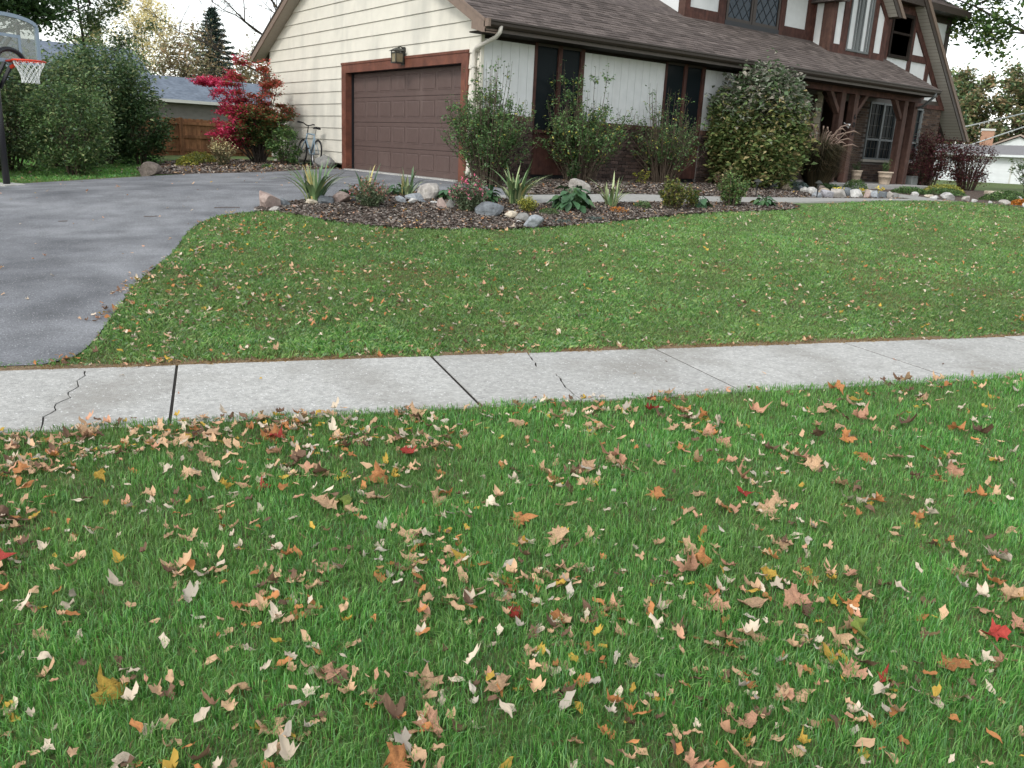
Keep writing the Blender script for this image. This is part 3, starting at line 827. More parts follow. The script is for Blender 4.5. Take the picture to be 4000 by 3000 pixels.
for i, ch in enumerate('605'):
    cu = bpy.data.curves.new('house_number', 'FONT'); cu.body = ch; cu.size = .19; cu.extrude = .008; cu.align_x = 'CENTER'
    cu.materials.append(M_BLACK)
    tmp = bpy.data.objects.new('house_number', cu); col.objects.link(tmp); bpy.context.view_layer.update()
    me = bpy.data.meshes.new_from_object(tmp); bpy.data.objects.remove(tmp)
    o = bpy.data.objects.new('house_number', me); o.location = (11.86, -.064, 1.84-i*.20); o.rotation_euler = (PI/2, 0, 0); link(o, po)
# little flood lamp on the post and a hanging bell on the porch
fl = MB().lathe([(.0, 0), (.03, 0), (.05, .06), (.06, .10), (.0, .10)], n=14).build('flood_lamp', M_WHITE, po, smooth=True)
fl.location = (11.42, -.12, 1.68); fl.rotation_euler = (1.9, 0, .6)
MB().tube([(11.42, -.06, 1.73), (11.42, -.10, 1.70)], .014).build('lamp_bracket', M_WHITE, po)

# ---- upper storey: bay with leaded windows
up = bpy.data.objects.new('upper_bay', None); link(up, house)
YA_ = 1.68
MB().box(6.93, 11.9, YA_, 8.0, 3.6, 5.6).build('wall_panel', M_WHITE, up)
for a, bb in ((6.90, 7.06), (8.09, 8.33), (10.47, 10.69), (11.62, 11.90)): MB().box(a, bb, YA_-.04, YA_+.02, 3.86, 5.6).build('timber', M_TIMBER, up)
MB().box(6.885, 6.93, YA_-.035, YA_+.18, 3.86, 5.6).build('timber', M_POST, up)
for a, bb in ((7.06, 8.09), (10.69, 11.62)): MB().box(a, bb, YA_-.035, YA_+.02, 3.87, 4.122).build('timber', M_TIMBER, up)
MB().box(8.33, 10.47, YA_-.05, YA_+.02, 3.87, 3.985).build('sill', M_LEAD, up)
def leaded(x0, x1, z0, z1, y):
    wn = bpy.data.objects.new('window', None); link(wn, house)
    f = .075
    for a, bb in ((x0, x0+f), (x1-f, x1)): MB().box(a, bb, y-.03, y+.02, z0, z1).build('frame', M_DKBR, wn)
    for a, bb in ((z0, z0+f), (z1-f, z1)): MB().box(x0+f, x1-f, y-.028, y+.02, a, bb).build('frame', M_DKBR, wn)
    MB().box(x0+f, x1-f, y-.004, y+.004, z0+f, z1-f).build('pane', M_GLASS2, wn)
    xa, xb, za, zb = x0+f, x1-f, z0+f, z1-f
    px, pz = .29, .36
    for s in (1, -1):
        for k in range(-12, 14):
            # line z = za + s*(pz/px)*(x-xa) + k*pz
            pts = []
            for x in (xa, xb): pts.append((x, za+s*(pz/px)*(x-xa)+k*pz))
            (xp, zp), (xq, zq) = pts
            def clip(z): return xp+(z-zp)/(zq-zp)*(xq-xp)
            if max(zp, zq) <= za or min(zp, zq) >= zb: continue
            if zp < za: xp, zp = clip(za), za
            if zq < za: xq, zq = clip(za), za
            (x_0, z_0), (x_1, z_1) = pts
            def cl2(z): return x_0+(z-z_0)/(z_1-z_0)*(x_1-x_0)
            if zp > zb: xp, zp = cl2(zb), zb
            if zq > zb: xq, zq = cl2(zb), zb
            if math.hypot(xq-xp, zq-zp) < .05: continue
            MB().bar((xp, y-.010-.002*s, zp), (xq, y-.010-.002*s, zq), .010, .014, (0, 1, 0)).build('lead_came', M_LEAD, wn)
leaded(8.36, 9.36, 3.985, 5.5, YA_-.01); leaded(9.42, 10.44, 3.985, 5.5, YA_-.01)
MB().box(9.36, 9.42, YA_-.05, YA_+.02, 3.985, 5.6).build('mullion', M_DKBR, up)

# ---- upper storey: projecting gabled bay
gb = bpy.data.objects.new('gabled_bay', None); link(gb, house)
YB_ = 1.02
MB().box(11.88, 14.46, YB_, 3.0, 3.4, 5.3).build('wall_panel', M_WHITE, gb)
MB().box(11.858, 11.88, 1.55, 1.68, 3.7, 5.3).build('timber', M_TIMBER, gb)
MB().box(11.852, 11.88, YB_-.03, 1.33, 3.5, 5.3).build('timber', M_POST, gb)
for a, bb in ((11.88, 12.0), (12.32, 12.58), (13.66, 13.92), (14.28, 14.49)): MB().box(a, bb, YB_-.032, YB_+.01, 3.55, 5.3).build('timber', M_TIMBER, gb)
for a, bb, c, d in ((12.0, 12.32, 3.55, 3.79), (12.58, 13.66, 3.55, 3.66), (13.92, 14.28, 3.55, 3.745)): MB().box(a, bb, YB_-.03, YB_+.01, c, d).build('timber', M_TIMBER, gb)
wn = window_grid('window', 12.58, 13.66, 3.67, 5.3, YB_-.02, 1, 1, mull=13.08, sill=False, fr_=.05)
for x in (12.93, 13.24, 13.5): MB().box(x-.02, x+.02, YB_-.045, YB_+.01, 3.72, 5.25).build('stile', M_WFRAME, wn)
def steep(K, sgn, y0, y1, zlow, zhigh, thick, parent, mtop, msof, name='steep_roof', xr=None):
    """45 degree roof slab: sgn 1 falls to the right (x+z=K), -1 to the left (x-z=K); soffit boards show on its underside"""
    X = (lambda z: K-z) if sgn > 0 else (lambda z: K+z)
    t = thick*math.sqrt(2)*sgn
    g = bpy.data.objects.new(name, None); link(g, house)
    MB().prism([(X(zlow), y0+.03, zlow), (X(zhigh), y0+.03, zhigh), (X(zhigh)+t, y0+.03, zhigh), (X(zlow)+t, y0+.03, zlow)], (0, y1-y0, 0)).build('roof_slab', mtop, g)
    MB().prism([(X(zlow-.02), y0, zlow-.02), (X(zhigh), y0, zhigh), (X(zhigh)+t*.98, y0, zhigh), (X(zlow-.02)+t*.98, y0, zlow-.02)], (0, .03, 0)).build('barge_board', M_DKBR, g)
    MB().prism([(X(zlow-.02)+t*.55, y0-.02, zlow-.02), (X(zhigh)+t*.55, y0-.02, zhigh), (X(zhigh)+t*1.03, y0-.02, zhigh), (X(zlow-.02)+t*1.03, y0-.02, zlow-.02)], (0, .02, 0)).build('barge_trim', M_RAKE, g)
    z = zlow
    while z < zhigh:
        z2 = min(z+.085, zhigh); e = .006*sgn
        MB().prism([(X(z)-e, y0+.03, z-.0), (X(z2-.007)-e, y0+.03, z2-.007), (X(z2-.007), y0+.03, z2-.007), (X(z), y0+.03, z)], (0, min(y1-y0, .6)-.03, 0)).build('soffit_board', msof, g)
        z = z2
    return g
steep(19.13, 1, .68, 2.6, 4.72, 5.6, .24, gb, M_SHINGLE2, M_GREYSOF, 'bay_roof')
steep(7.21, -1, .68, 2.6, 4.80, 5.6, .24, gb, M_SHINGLE2, M_DKBR, 'bay_roof')
MB().prism([(14.47, YB_-.04, 4.5), (14.47, YB_-.04, 4.66), (13.6, YB_-.04, 5.53), (13.45, YB_-.04, 5.5)], (0, .03, 0)).build('timber', M_TIMBER, gb)

# ---- the steep wing on the right
wg = bpy.data.objects.new('wing', None); link(wg, house)
MB().prism([(14.5, YW, 2.62), (18.74, YW, 2.62), (18.4, YW, 3.0), (15.0, YW, 6.4), (14.5, YW, 6.4)], (0, .15, 0)).build('wall_panel', M_WHITE, wg)
MB().box(16.26, 16.44, YW-.035, YW, 2.75, 5.15).build('timber', M_TIMBER, wg)
MB().box(16.44, 17.62, YW-.032, YW, 3.765, 3.955).build('timber', M_TIMBER, wg)
MB().box(17.34, 17.52, YW-.035, YW, 2.75, 3.765).build('timber', M_TIMBER, wg)
MB().box(14.85, 15.10, YW-.035, YW, 3.4, 5.6).build('timber', M_TIMBER, wg)
MB().box(14.6, 14.72, YW-.035, YW, 3.4, 5.6).build('timber', M_TIMBER, wg)
MB().box(15.10, 16.26, YW-.035, YW, 5.0, 5.26).build('timber', M_TIMBER, wg)
MB().prism([(21.36-2.5, YW-.045, 2.5), (21.36-5.9, YW-.045, 5.9), (21.10-5.9, YW-.045, 5.9), (21.10-2.5, YW-.045, 2.5)], (0, .045, 0)).build('timber', M_TIMBER, wg)
window_grid('window', 15.10, 16.26, 3.77, 5.0, YW-.03, 1, 1, sill=False, fr_=.09, mf=M_SOFDK, bars=M_DKBR, rail=4.45)
steep(21.40, 1, .93, 6.0, 1.62, 6.8, .25, house, M_SHINGLE2, M_GREYSOF, 'wing_roof')
MB().box(19.74, 20.1, .96, 6.0, 1.60, 1.64).build('eave_end', M_DKBR, wg)
# two-storey block behind
bk = bpy.data.objects.new('main_block', None); link(bk, house)
MB().box(14.6, 18.74, 1.5, 8.5, 2.6, 5.3).build('wall_panel', M_WHITE, bk)
MB().box(18.56, 18.76, 1.46, 1.6, 2.6, 5.3).build('timber', M_DKBR, bk)
MB().box(14.6, 18.74, 1.47, 1.5, 5.05, 5.3).build('frieze', M_DKBR, bk)
MB().prism([(6.6, 1.0, 5.40), (6.6, 5.0, 7.4), (6.6, 9.0, 5.40), (6.6, 9.0, 5.30), (6.6, 5.0, 7.25), (6.6, 1.0, 5.30)], (12.3, 0, 0)).build('roof_slab', M_SHINGLE2, bk)
MB().box(6.6, 18.9, .95, 1.0, 5.22, 5.40).build('fascia', M_DKBR, bk)
MB().box(6.6, 18.88, 1.0, 1.68, 5.24, 5.27).build('eave_soffit', M_DKBR, bk)
MB().box(6.95, 14.6, 5.0, 9.0, 0, 5.3).build('rear_wall', M_WHITE, bk)
MB().box(.03, 6.95, 10.0, 10.2, 0, 2.9).build('rear_wall', M_SIDING, bk)
MB().box(6.95, 7.1, 1.9, 10.2, 0, 5.3).build('rear_wall', M_WHITE, bk)

# ================================================================== basketball hoop by the driveway
M_HPOLE = mat('black pole', (.014, .014, .018), .4, .5)
M_HFRAME = mat('blue grey frame', (.30, .38, .46), .4, .4)
M_RIM = mat('orange rim', (.62, .05, .02), .4, .4)
M_NET = mat('white net', (.62, .64, .62), .8, .2)
def clear_mat(name, c, a):
    m, t, b = new_mat(name)
    N, L = t.nodes, t.links
    tr = N.new('ShaderNodeBsdfTransparent'); tr.inputs['Color'].default_value = (.93, .95, .93, 1)
    b.inputs['Base Color'].default_value = (*c, 1); b.inputs['Roughness'].default_value = .25
    mx = N.new('ShaderNodeMixShader'); mx.inputs[0].default_value = a
    L.new(tr.outputs[0], mx.inputs[1]); L.new(b.outputs[0], mx.inputs[2]); L.new(mx.outputs[0], N['Material Output'].inputs['Surface'])
    return m
M_CLEAR = clear_mat('acrylic board', (.40, .42, .38), .45)
PX, PY = -7.36, 2.66
hp = empty('basketball_hoop', (PX, PY, hz(PX, PY)), 'basketball hoop with clear backboard on black pole beside driveway', 'basketball hoop', rz=math.atan2(-.81, .586))
# local +x faces the court
MB().tube([(0, 0, -.1), (0, 0, 2.05)], .052, 14).build('pole', M_HPOLE, hp, smooth=True)
MB().box(-.3, .3, -.3, .3, -.08, .025).build('footing', M_CONC, hp)
for s in (-1, 1):
    MB().bar((.0, s*.07, 1.95), (.31, s*.07, 2.25), .03, .05).build('arm', M_HPOLE, hp)
    MB().bar((.0, s*.07, 1.5), (.31, s*.07, 1.9), .03, .05).build('arm', M_HPOLE, hp)
HD_ = -.23
BX, BZ0, BZ1, BW = .32, 2.13+HD_, 2.68+HD_, .56
bo = bpy.data.objects.new('backboard', None); link(bo, hp)
arc = [(BX, -BW, BZ0), (BX, BW, BZ0)] + [(BX, BW*math.cos(PI*k/12), BZ1+.12*math.sin(PI*k/12)) for k in range(13)]
MB().prism(arc, (.012, 0, 0)).build('board', M_CLEAR, bo)
rim_path = arc + [arc[0]]
fb = MB()
for a, b in zip(rim_path[:-1], rim_path[1:]): fb.bar(Vector(a)+Vector((.006, 0, 0)), Vector(b)+Vector((.006, 0, 0)), .055, .045, (1, 0, 0))
fb.build('board_frame', M_HFRAME, bo)
q = .235
MB().box(BX+.013, BX+.017, -q, -q+.05, 2.15+HD_, 2.48+HD_).build('target_stripe', M_HFRAME, bo); MB().box(BX+.013, BX+.017, q-.05, q, 2.15+HD_, 2.48+HD_).build('target_stripe', M_HFRAME, bo)
MB().box(BX+.013, BX+.017, -q, q, 2.48+HD_, 2.525+HD_).build('target_stripe', M_HFRAME, bo)
for s in (-1, 1): MB().box(BX-.03, BX-.002, s*.23-.025, s*.23+.025, 2.15+HD_, 2.72+HD_).build('back_brace', M_HPOLE, bo)
cr = [(BX+.02, (.25)*math.cos(PI*k/10), 2.13+HD_+.17*math.sin(PI*k/10)) for k in range(11)]
MB().tube(cr, .035, 8).build('bracket_arch', M_HPOLE, bo, smooth=True)
RX, RZ, RR = BX+.15+.228, 2.13+HD_, .228
ring = [(RX+RR*math.cos(2*PI*k/28), RR*math.sin(2*PI*k/28), RZ) for k in range(29)]
MB().tube(ring, .014, 8, cap=False).build('rim', M_RIM, hp, smooth=True)
MB().prism([(BX+.02, -.10, RZ-.02), (BX+.02, .10, RZ-.02), (RX-RR+.03, .16, RZ-.012), (RX-RR+.03, -.16, RZ-.012)], (0, 0, .02)).build('rim_plate', M_RIM, hp)
MB().tube([(BX+.02, 0, RZ-.09), (RX-RR+.02, 0, RZ-.03)], .03, 8).build('rim_brace', M_RIM, hp)
net = bpy.data.objects.new('net', None); link(net, hp)
lv = [(RR-.01, 0), (.20, -.06), (.165, -.115), (.14, -.17), (.125, -.22), (.12, -.27), (.125, -.32)]
for s in (1, -1):
    for k in range(14):
        pts = [(RX+r*math.cos(2*PI*(k+s*.5*i)/14), r*math.sin(2*PI*(k+s*.5*i)/14), RZ+z) for i, (r, z) in enumerate(lv)]
        MB().tube(pts, .0065, 4).build('net_cord', M_NET, net)

# ================================================================== bicycle leaning on the garage
M_TYRE = mat('tyre', (.016, .016, .017), .8, .2)
M_BFRAME = mat('pale blue frame', (.20, .28, .34), .35, .4)
M_CHROME = mat('bare metal', (.45, .45, .45), .3, .5, metal=.8)
bx, by = -.36, 6.5
bk_ = empty('bicycle', (bx, by, hz(bx, by)), 'pale blue bicycle leaning on the garage siding beside rocks', 'bicycle')
bk_.rotation_euler = (0, math.radians(7), math.radians(-4))
WR = .335
def wheel(y):
    w = bpy.data.objects.new('wheel', None); link(w, bk_); w.location = (0, y, WR)
    c = lambda r, n=32: [(0, r*math.cos(2*PI*k/n), r*math.sin(2*PI*k/n)) for k in range(n+1)]
    MB().tube(c(WR-.02), .021, 8, cap=False).build('tyre', M_TYRE, w, smooth=True)
    MB().tube(c(WR-.045), .011, 6, cap=False).build('rim', M_CHROME, w, smooth=True)
    MB().tube([(-.05, 0, 0), (.05, 0, 0)], .02, 8).build('hub', M_CHROME, w)
    for k in range(18):
        a = 2*PI*k/18; MB().tube([(.02*(-1)**k, 0, 0), (0, (WR-.05)*math.cos(a), (WR-.05)*math.sin(a))], .0018, 3).build('spoke', M_CHROME, w)
wheel(0.0); wheel(1.05)
FRM = MB()
BB, SE, HE, HD = (0, .43, .30), (0, .27, .78), (0, .82, .80), (0, .86, .66)
for a, b, r in ((BB, SE, .017), (SE, HE, .018), (BB, HD, .021), (HE, HD, .022)): FRM.tube([a, b], r, 8)
for s in (-1, 1): FRM.tube([(0, .43, .30), (s*.06, 0, WR)], .011, 6); FRM.tube([(0, .28, .74), (s*.06, 0, WR)], .010, 6); FRM.tube([(s*.02, .87, .63), (s*.055, .97, .42), (s*.055, 1.05, WR)], .014, 6)
FRM.build('frame', M_BFRAME, bk_, smooth=True)
MB().tube([(0, .26, .76), (0, .22, .90)], .013, 8).build('seat_post', M_CHROME, bk_)
MB().add([(-.07, .08, .90), (.07, .08, .90), (.08, .16, .93), (-.08, .16, .93), (.025, .38, .915), (-.025, .38, .915), (-.06, .08, .965), (.06, .08, .965), (.065, .17, .96), (-.065, .17, .96), (.02, .38, .95), (-.02, .38, .95)],
         [(0, 1, 2, 3), (3, 2, 4, 5), (6, 9, 8, 7), (9, 11, 10, 8), (0, 6, 7, 1), (1, 7, 8, 2), (2, 8, 10, 4), (4, 10, 11, 5), (5, 11, 9, 3), (3, 9, 6, 0)]).build('saddle', M_BLACK, bk_, bevel=.012)
MB().tube([(0, .80, .82), (0, .80, .98), (0, .84, 1.0)], .014, 8).build('stem', M_BLACK, bk_)
MB().tube([(-.30, .74, 1.04), (-.12, .82, 1.04), (-.04, .84, 1.0), (.04, .84, 1.0), (.12, .82, 1.04), (.30, .74, 1.04)], .014, 8).build('handlebar', M_BLACK, bk_, smooth=True)
for s in (-1, 1): MB().tube([(s*.30, .74, 1.04), (s*.19, .789, 1.04)], .02, 8).build('grip', M_BLACK, bk_)
MB().tube([(-.05, .43, .30), (.05, .43, .30)], .03, 8).build('crank', M_CHROME, bk_)
MB().lathe([(.0, 0), (.09, 0), (.09, .006), (0, .006)], n=20).build('chainring', M_BLACK, bk_).rotation_euler = (0, PI/2, 0)
bk_.children
for o in bk_.children:
    if o.name.startswith('chainring'): o.location = (.035, .43, .30)
MB().bar((.08, .43, .30), (.09, .50, .17), .012, .025).build('pedal_arm', M_CHROME, bk_); MB().box(.08, .17, .46, .54, .15, .175).build('pedal', M_BLACK, bk_)
MB().bar((-.08, .43, .30), (-.09, .36, .43), .012, .025).build('pedal_arm', M_CHROME, bk_); MB().box(-.17, -.08, .32, .40, .425, .45).build('pedal', M_BLACK, bk_)

# ================================================================== board fence at the back
M_FENCE = mat('cedar fence', (.26, .125, .058), .8, .2, var=.2, nscale=3, c2=(.19, .088, .042), grain=(9, 9, .8), objvar=.18, coords='World')
fa, fb_ = Vector((-3.6, 13.6, 0)), Vector((7.0, 17.5, 0))
fd = (fb_-fa).normalized(); fl_ = (fb_-fa).length
fe = empty('fence', (fa.x, fa.y, hz(fa.x, fa.y)), 'orange brown cedar board fence behind the red shrub', 'fence', rz=math.atan2(fd.y, fd.x))
k = 0; x = 0.0
bm_ = None
while x < fl_:
    if bm_ is None:
        bm_ = MB().add([(0, 0, .06), (.138, 0, .06), (.138, 0, 1.17), (.115, 0, 1.20), (.023, 0, 1.20), (0, 0, 1.17), (0, .018, .06), (.138, .018, .06), (.138, .018, 1.17), (.115, .018, 1.20), (.023, .018, 1.20), (0, .018, 1.17)],
                       [(0, 1, 2, 3, 4, 5), (11, 10, 9, 8, 7, 6)] + [(i, i+6, (i+1) % 6+6, (i+1) % 6) for i in range(6)]).build('board', M_FENCE, fe); o = bm_
    else:
        o = bm_.copy(); col.objects.link(o); o.parent = fe
    o.location = (x, 0, random.uniform(-.012, .012)); x += .146
for z in (.62, .22, 1.02): MB().box(0, fl_, -.045, -.002, z, z+.085).build('rail', M_FENCE, fe)
x = 0
while x < fl_: MB().box(x, x+.1, -.11, -.047, -.1, 1.22).build('post', M_FENCE, fe); x += 2.4

# ================================================================== neighbouring houses
M_NROOF = mat('blue grey shingles', (.16, .19, .23), .9, .2, var=.2, nscale=2, coords='World', c2=(.12, .145, .18))
M_NSID = mat('grey brown siding', (.16, .15, .135), .8, .2, var=.08, nscale=2, coords='World', objvar=.05)
M_NTRIM = mat('pale trim', (.5, .5, .46), .6, .3)
M_NWHITE = mat('white siding', (.62, .64, .64), .7, .3, var=.04, nscale=1, coords='World', objvar=.03)
M_GROOF = mat('pale grey shingles', (.20, .195, .195), .9, .2, var=.12, nscale=3, coords='World')
M_TROOF = mat('tan shingles', (.32, .25, .21), .9, .2, var=.12, nscale=3, coords='World')
M_OBRICK = mat('orange brick', (.36, .21, .14), .9, .2, var=.15, nscale=6, coords='World')
nb = empty('neighbor_house', (0, 31, 0), 'grey sided house with blue grey roof behind the cedar fence', 'house')
for k in range(17): MB().prism([(-8, -.014, k*.13), (-8, 0, k*.13+.13), (-8, .02, k*.13+.13), (-8, .02, k*.13)], (17, 0, 0)).build('siding_board', M_NSID, nb)
MB().box(-8, 9, .02, 8, 0, 2.25).build('wall', M_NSID, nb)
MB().prism([(-8.4, -.45, 2.12), (-8.4, 3.6, 3.4), (-8.4, 8.4, 2.12), (-8.4, 8.4, 2.0), (-8.4, 3.6, 3.25), (-8.4, -.45, 2.0)], (17.8, 0, 0)).build('roof', M_NROOF, nb)
MB().box(-8.4, 9.4, -.53, -.45, 2.0, 2.14).build('gutter', M_NTRIM, nb)
MB().box(-9, 2.6, 3.2, 9, 0, 3.3).build('wall', M_NSID, nb)
MB().prism([(-9.4, 2.8, 3.2), (-9.4, 6.5, 4.75), (-9.4, 10, 3.2), (-9.4, 10, 3.05), (-9.4, 6.5, 4.6), (-9.4, 2.8, 3.05)], (12.4, 0, 0)).build('roof', M_NROOF, nb)
nd = Vector((55.654-52.573, 13.121-19.655, 0)).normalized()
nr = empty('neighbor_house', (52.0, 20.9, 0), 'white house with pale grey roof and brick chimney beyond the red shrub', 'house', rz=math.atan2(nd.y, nd.x))
for k in range(11): MB().prism([(-4, -.016, k*.18-.1), (-4, 0, k*.18+.08), (-4, .02, k*.18+.08), (-4, .02, k*.18-.1)], (16, 0, 0)).build('siding_board', M_NWHITE, nr)
MB().box(-4, 12, .02, 7, -.1, 1.9).build('wall', M_NWHITE, nr)
MB().add([(-4.4, -.5, 1.80), (12.4, -.5, 1.95), (9.0, 3.4, 2.68), (-1, 3.4, 2.53), (12.4, 7.4, 1.95), (-4.4, 7.4, 1.8)], [(0, 1, 2, 3), (1, 4, 2), (4, 5, 3, 2), (5, 0, 3)]).build('roof', M_GROOF, nr)
MB().prism([(-4.4, -.53, 1.66), (12.4, -.53, 1.81), (12.4, -.53, 1.96), (-4.4, -.53, 1.81)], (0, .04, 0)).build('fascia', M_NWHITE, nr)
wn = MB().box(6.8, 8.4, -.03, .02, -.1, 1.55).build('garage_door', M_NTRIM, nr); MB().box(6.9, 8.3, -.05, -.031, -.1, 1.5).build('leaf', M_NWHITE, wn)
ch = MB().box(4.55, 5.4, 3.1, 3.8, 2.0, 3.6).build('chimney', M_OBRICK, nr); MB().box(4.5, 5.45, 3.05, 3.85, 3.6, 3.74).build('chimney_cap', M_NTRIM, ch)
n3 = empty('neighbor_house', (76.5, 27.5, 0), 'distant white gabled house with tan roof behind the chimney', 'house', rz=math.atan2(nd.y, nd.x))
MB().prism([(0, 0, -.2), (6, 0, -.2), (6, 0, 2.6), (3.2, 0, 4.0), (0, 0, 2.6)], (0, 9, 0)).build('wall', M_NWHITE, n3)
MB().prism([(-.4, -.3, 2.5), (3.2, -.3, 4.1), (6.4, -.3, 2.5), (6.4, -.3, 2.65), (3.2, -.3, 4.26), (-.4, -.3, 2.65)], (0, 9.6, 0)).build('roof', M_TROOF, n3)
wn = MB().box(2.4, 3.6, -.05, .02, .7, 1.9).build('window', M_NTRIM, n3); MB().box(2.5, 3.5, -.08, -.051, .8, 1.8).build('pane', M_GLASS, wn)

# guy wires of a pole that stands outside the picture
M_WIRE = mat('wire', (.55, .57, .57), .5, .4)
def wire(a, b, t0, t1, label):
    a, b = Vector(a), Vector(b); d = b-a
    tag(MB().tube([a+d*t0, a+d*((t0+t1)/2), a+d*t1], .028, 6).build('guy_wire', M_WIRE), label, 'cable')
wire((26.7, 4.33, 2.42), (27.56, 2.53, 2.99), -4.1, 5, 'upper of two pale cables slanting across the right background trees')
wire((28.7, 4.85, 1.83), (29.4, 3.33, 2.55), -2.5, 5, 'lower pale cable passing in front of the brick chimney')

# ================================================================== things on and by the porch
M_POT = mat('cream terracotta', (.48, .39, .30), .8, .2, var=.12, nscale=6)
M_SOIL = mat('potting soil', (.03, .024, .02), 1, .1)
def pot(x, y, z, r, h, label):
    p = empty('flower_pot', (x, y, z), label, 'flower pot', 'cream pots on the porch')
    MB().lathe([(0, 0), (r*.68, 0), (r*.72, .02), (r*.86, h*.55), (r*.88, h*.55), (r*.88, h*.60), (r*.93, h*.86), (r*1.06, h*.88), (r*1.08, h*.98), (r*1.03, h), (r*.92, h), (r*.88, h*.88)], n=28).build('body', M_POT, p, smooth=True)
    MB().lathe([(0, h*.86), (r*.9, h*.86)], n=20).build('soil', M_SOIL, p)
    return p
pot1 = pot(12.92, .30, .215, .145, .34, 'cream flower pot half hidden behind the ornamental grass')
pot2 = pot(12.98, -.52, .215, .19, .34, 'cream flower pot standing before the right porch posts')
M_UBOX = mat('utility grey', (.22, .235, .225), .6, .3, var=.08, nscale=4)
ub = empty('utility_box', (15.72, .25, hz(15.72, .25)), 'grey utility box on the ground right of the porch', 'utility box')
MB().box(-.17, .17, -.13, .13, 0, .34).build('case', M_UBOX, ub, bevel=.02); MB().box(-.18, .18, -.14, .14, .34, .37).build('lid', M_UBOX, ub)
for nm, (x, y) in (('low black path light beside the front walk under the round bush', (4.57, -2.85)), ('black path light in front of the lilac rock', (6.3, -3.02))):
    pl = empty('path_light', (x, y, hz(x, y)), nm, 'path light', 'path lights along the front walk')
    MB().tube([(0, 0, -.05), (0, 0, .26)], .011, 6).build('stake', M_BLACK, pl)
    MB().lathe([(0, .26), (.03, .26), (.03, .31), (.085, .31), (.03, .36), (0, .37)], n=14).build('lamp_head', M_IRON, pl)

# ================================================================== rocks
import bmesh
def rock_mat(name, c, c2, sp=None):
    return mat(name, c, .85, .25, var=.22, nscale=9, c2=c2, bump=.5, bscale=22, stain=((.12, .115, .10), (5, 5, 5), .6, .8, .35), speck=sp)
RM = dict(pink=rock_mat('pink rock', (.36, .285, .25), (.27, .20, .175)), slate=rock_mat('slate rock', (.165, .18, .19), (.11, .12, .13)),
          blue=rock_mat('blue grey rock', (.29, .31, .325), (.21, .225, .24)), granite=rock_mat('granite rock', (.40, .37, .33), (.29, .27, .25)),
          cream=rock_mat('cream rock', (.56, .50, .40), (.44, .38, .29)), white=rock_mat('white rock', (.50, .49, .46), (.36, .355, .34)),
          tan=rock_mat('tan rock', (.38, .32, .24), (.28, .235, .18)), lilac=rock_mat('lilac rock', (.38, .375, .395), (.29, .28, .30)),
          brown=rock_mat('brown rock', (.17, .14, .12), (.12, .10, .085)), grey=rock_mat('grey rock', (.24, .235, .22), (.16, .16, .15)))
def rock(x, y, w, h, kind, label, z=None, depth=.75, seed=0, name='rock', grp='rocks edging the garden beds', tilt=0.0, cat='rock'):
    rg = random.Random(seed*77+5)
    bm = bmesh.new(); bmesh.ops.create_icosphere(bm, subdivisions=3, radius=1.0)
    planes = []
    for k in range(9):
        v = Vector((rg.gauss(0, 1), rg.gauss(0, 1), rg.gauss(.1, .8))).normalized(); planes.append((v, rg.uniform(.42, .78)))
    ph = [rg.uniform(0, 6) for _ in range(6)]
    for v in bm.verts:
        p = v.co.copy()
        for n_, d in planes:
            t = p.dot(n_)
            if t > d: p -= n_*(t-d)*.92
        q = .035*math.sin(5*p.x+ph[0])*math.sin(4*p.y+ph[1]) + .03*math.sin(9*p.z+ph[2]+3*p.x) + rg.uniform(-.012, .012)
        v.co = p*(1+q)
    lo = Vector((min(v.co.x for v in bm.verts), min(v.co.y for v in bm.verts), min(v.co.z for v in bm.verts)))
    hi = Vector((max(v.co.x for v in bm.verts), max(v.co.y for v in bm.verts), max(v.co.z for v in bm.verts)))
    for v in bm.verts:
        v.co.x = ((v.co.x-lo.x)/(hi.x-lo.x)-.5)*w
        v.co.y = ((v.co.y-lo.y)/(hi.y-lo.y)-.5)*w*depth
        v.co.z = ((v.co.z-lo.z)/(hi.z-lo.z))*h*1.25-h*.25
    me = bpy.data.meshes.new(name); bm.to_mesh(me); bm.free()
    me.materials.append(RM[kind])
    o = bpy.data.objects.new(name, me)
    yb = y + w*depth*.3; xb = x + w*depth*.2
    o.location = (xb, yb, (hz(xb, yb) if z is None else z)+.012); o.rotation_euler = (0, tilt, -YAW)
    link(o); tag(o, label, cat, grp); return o
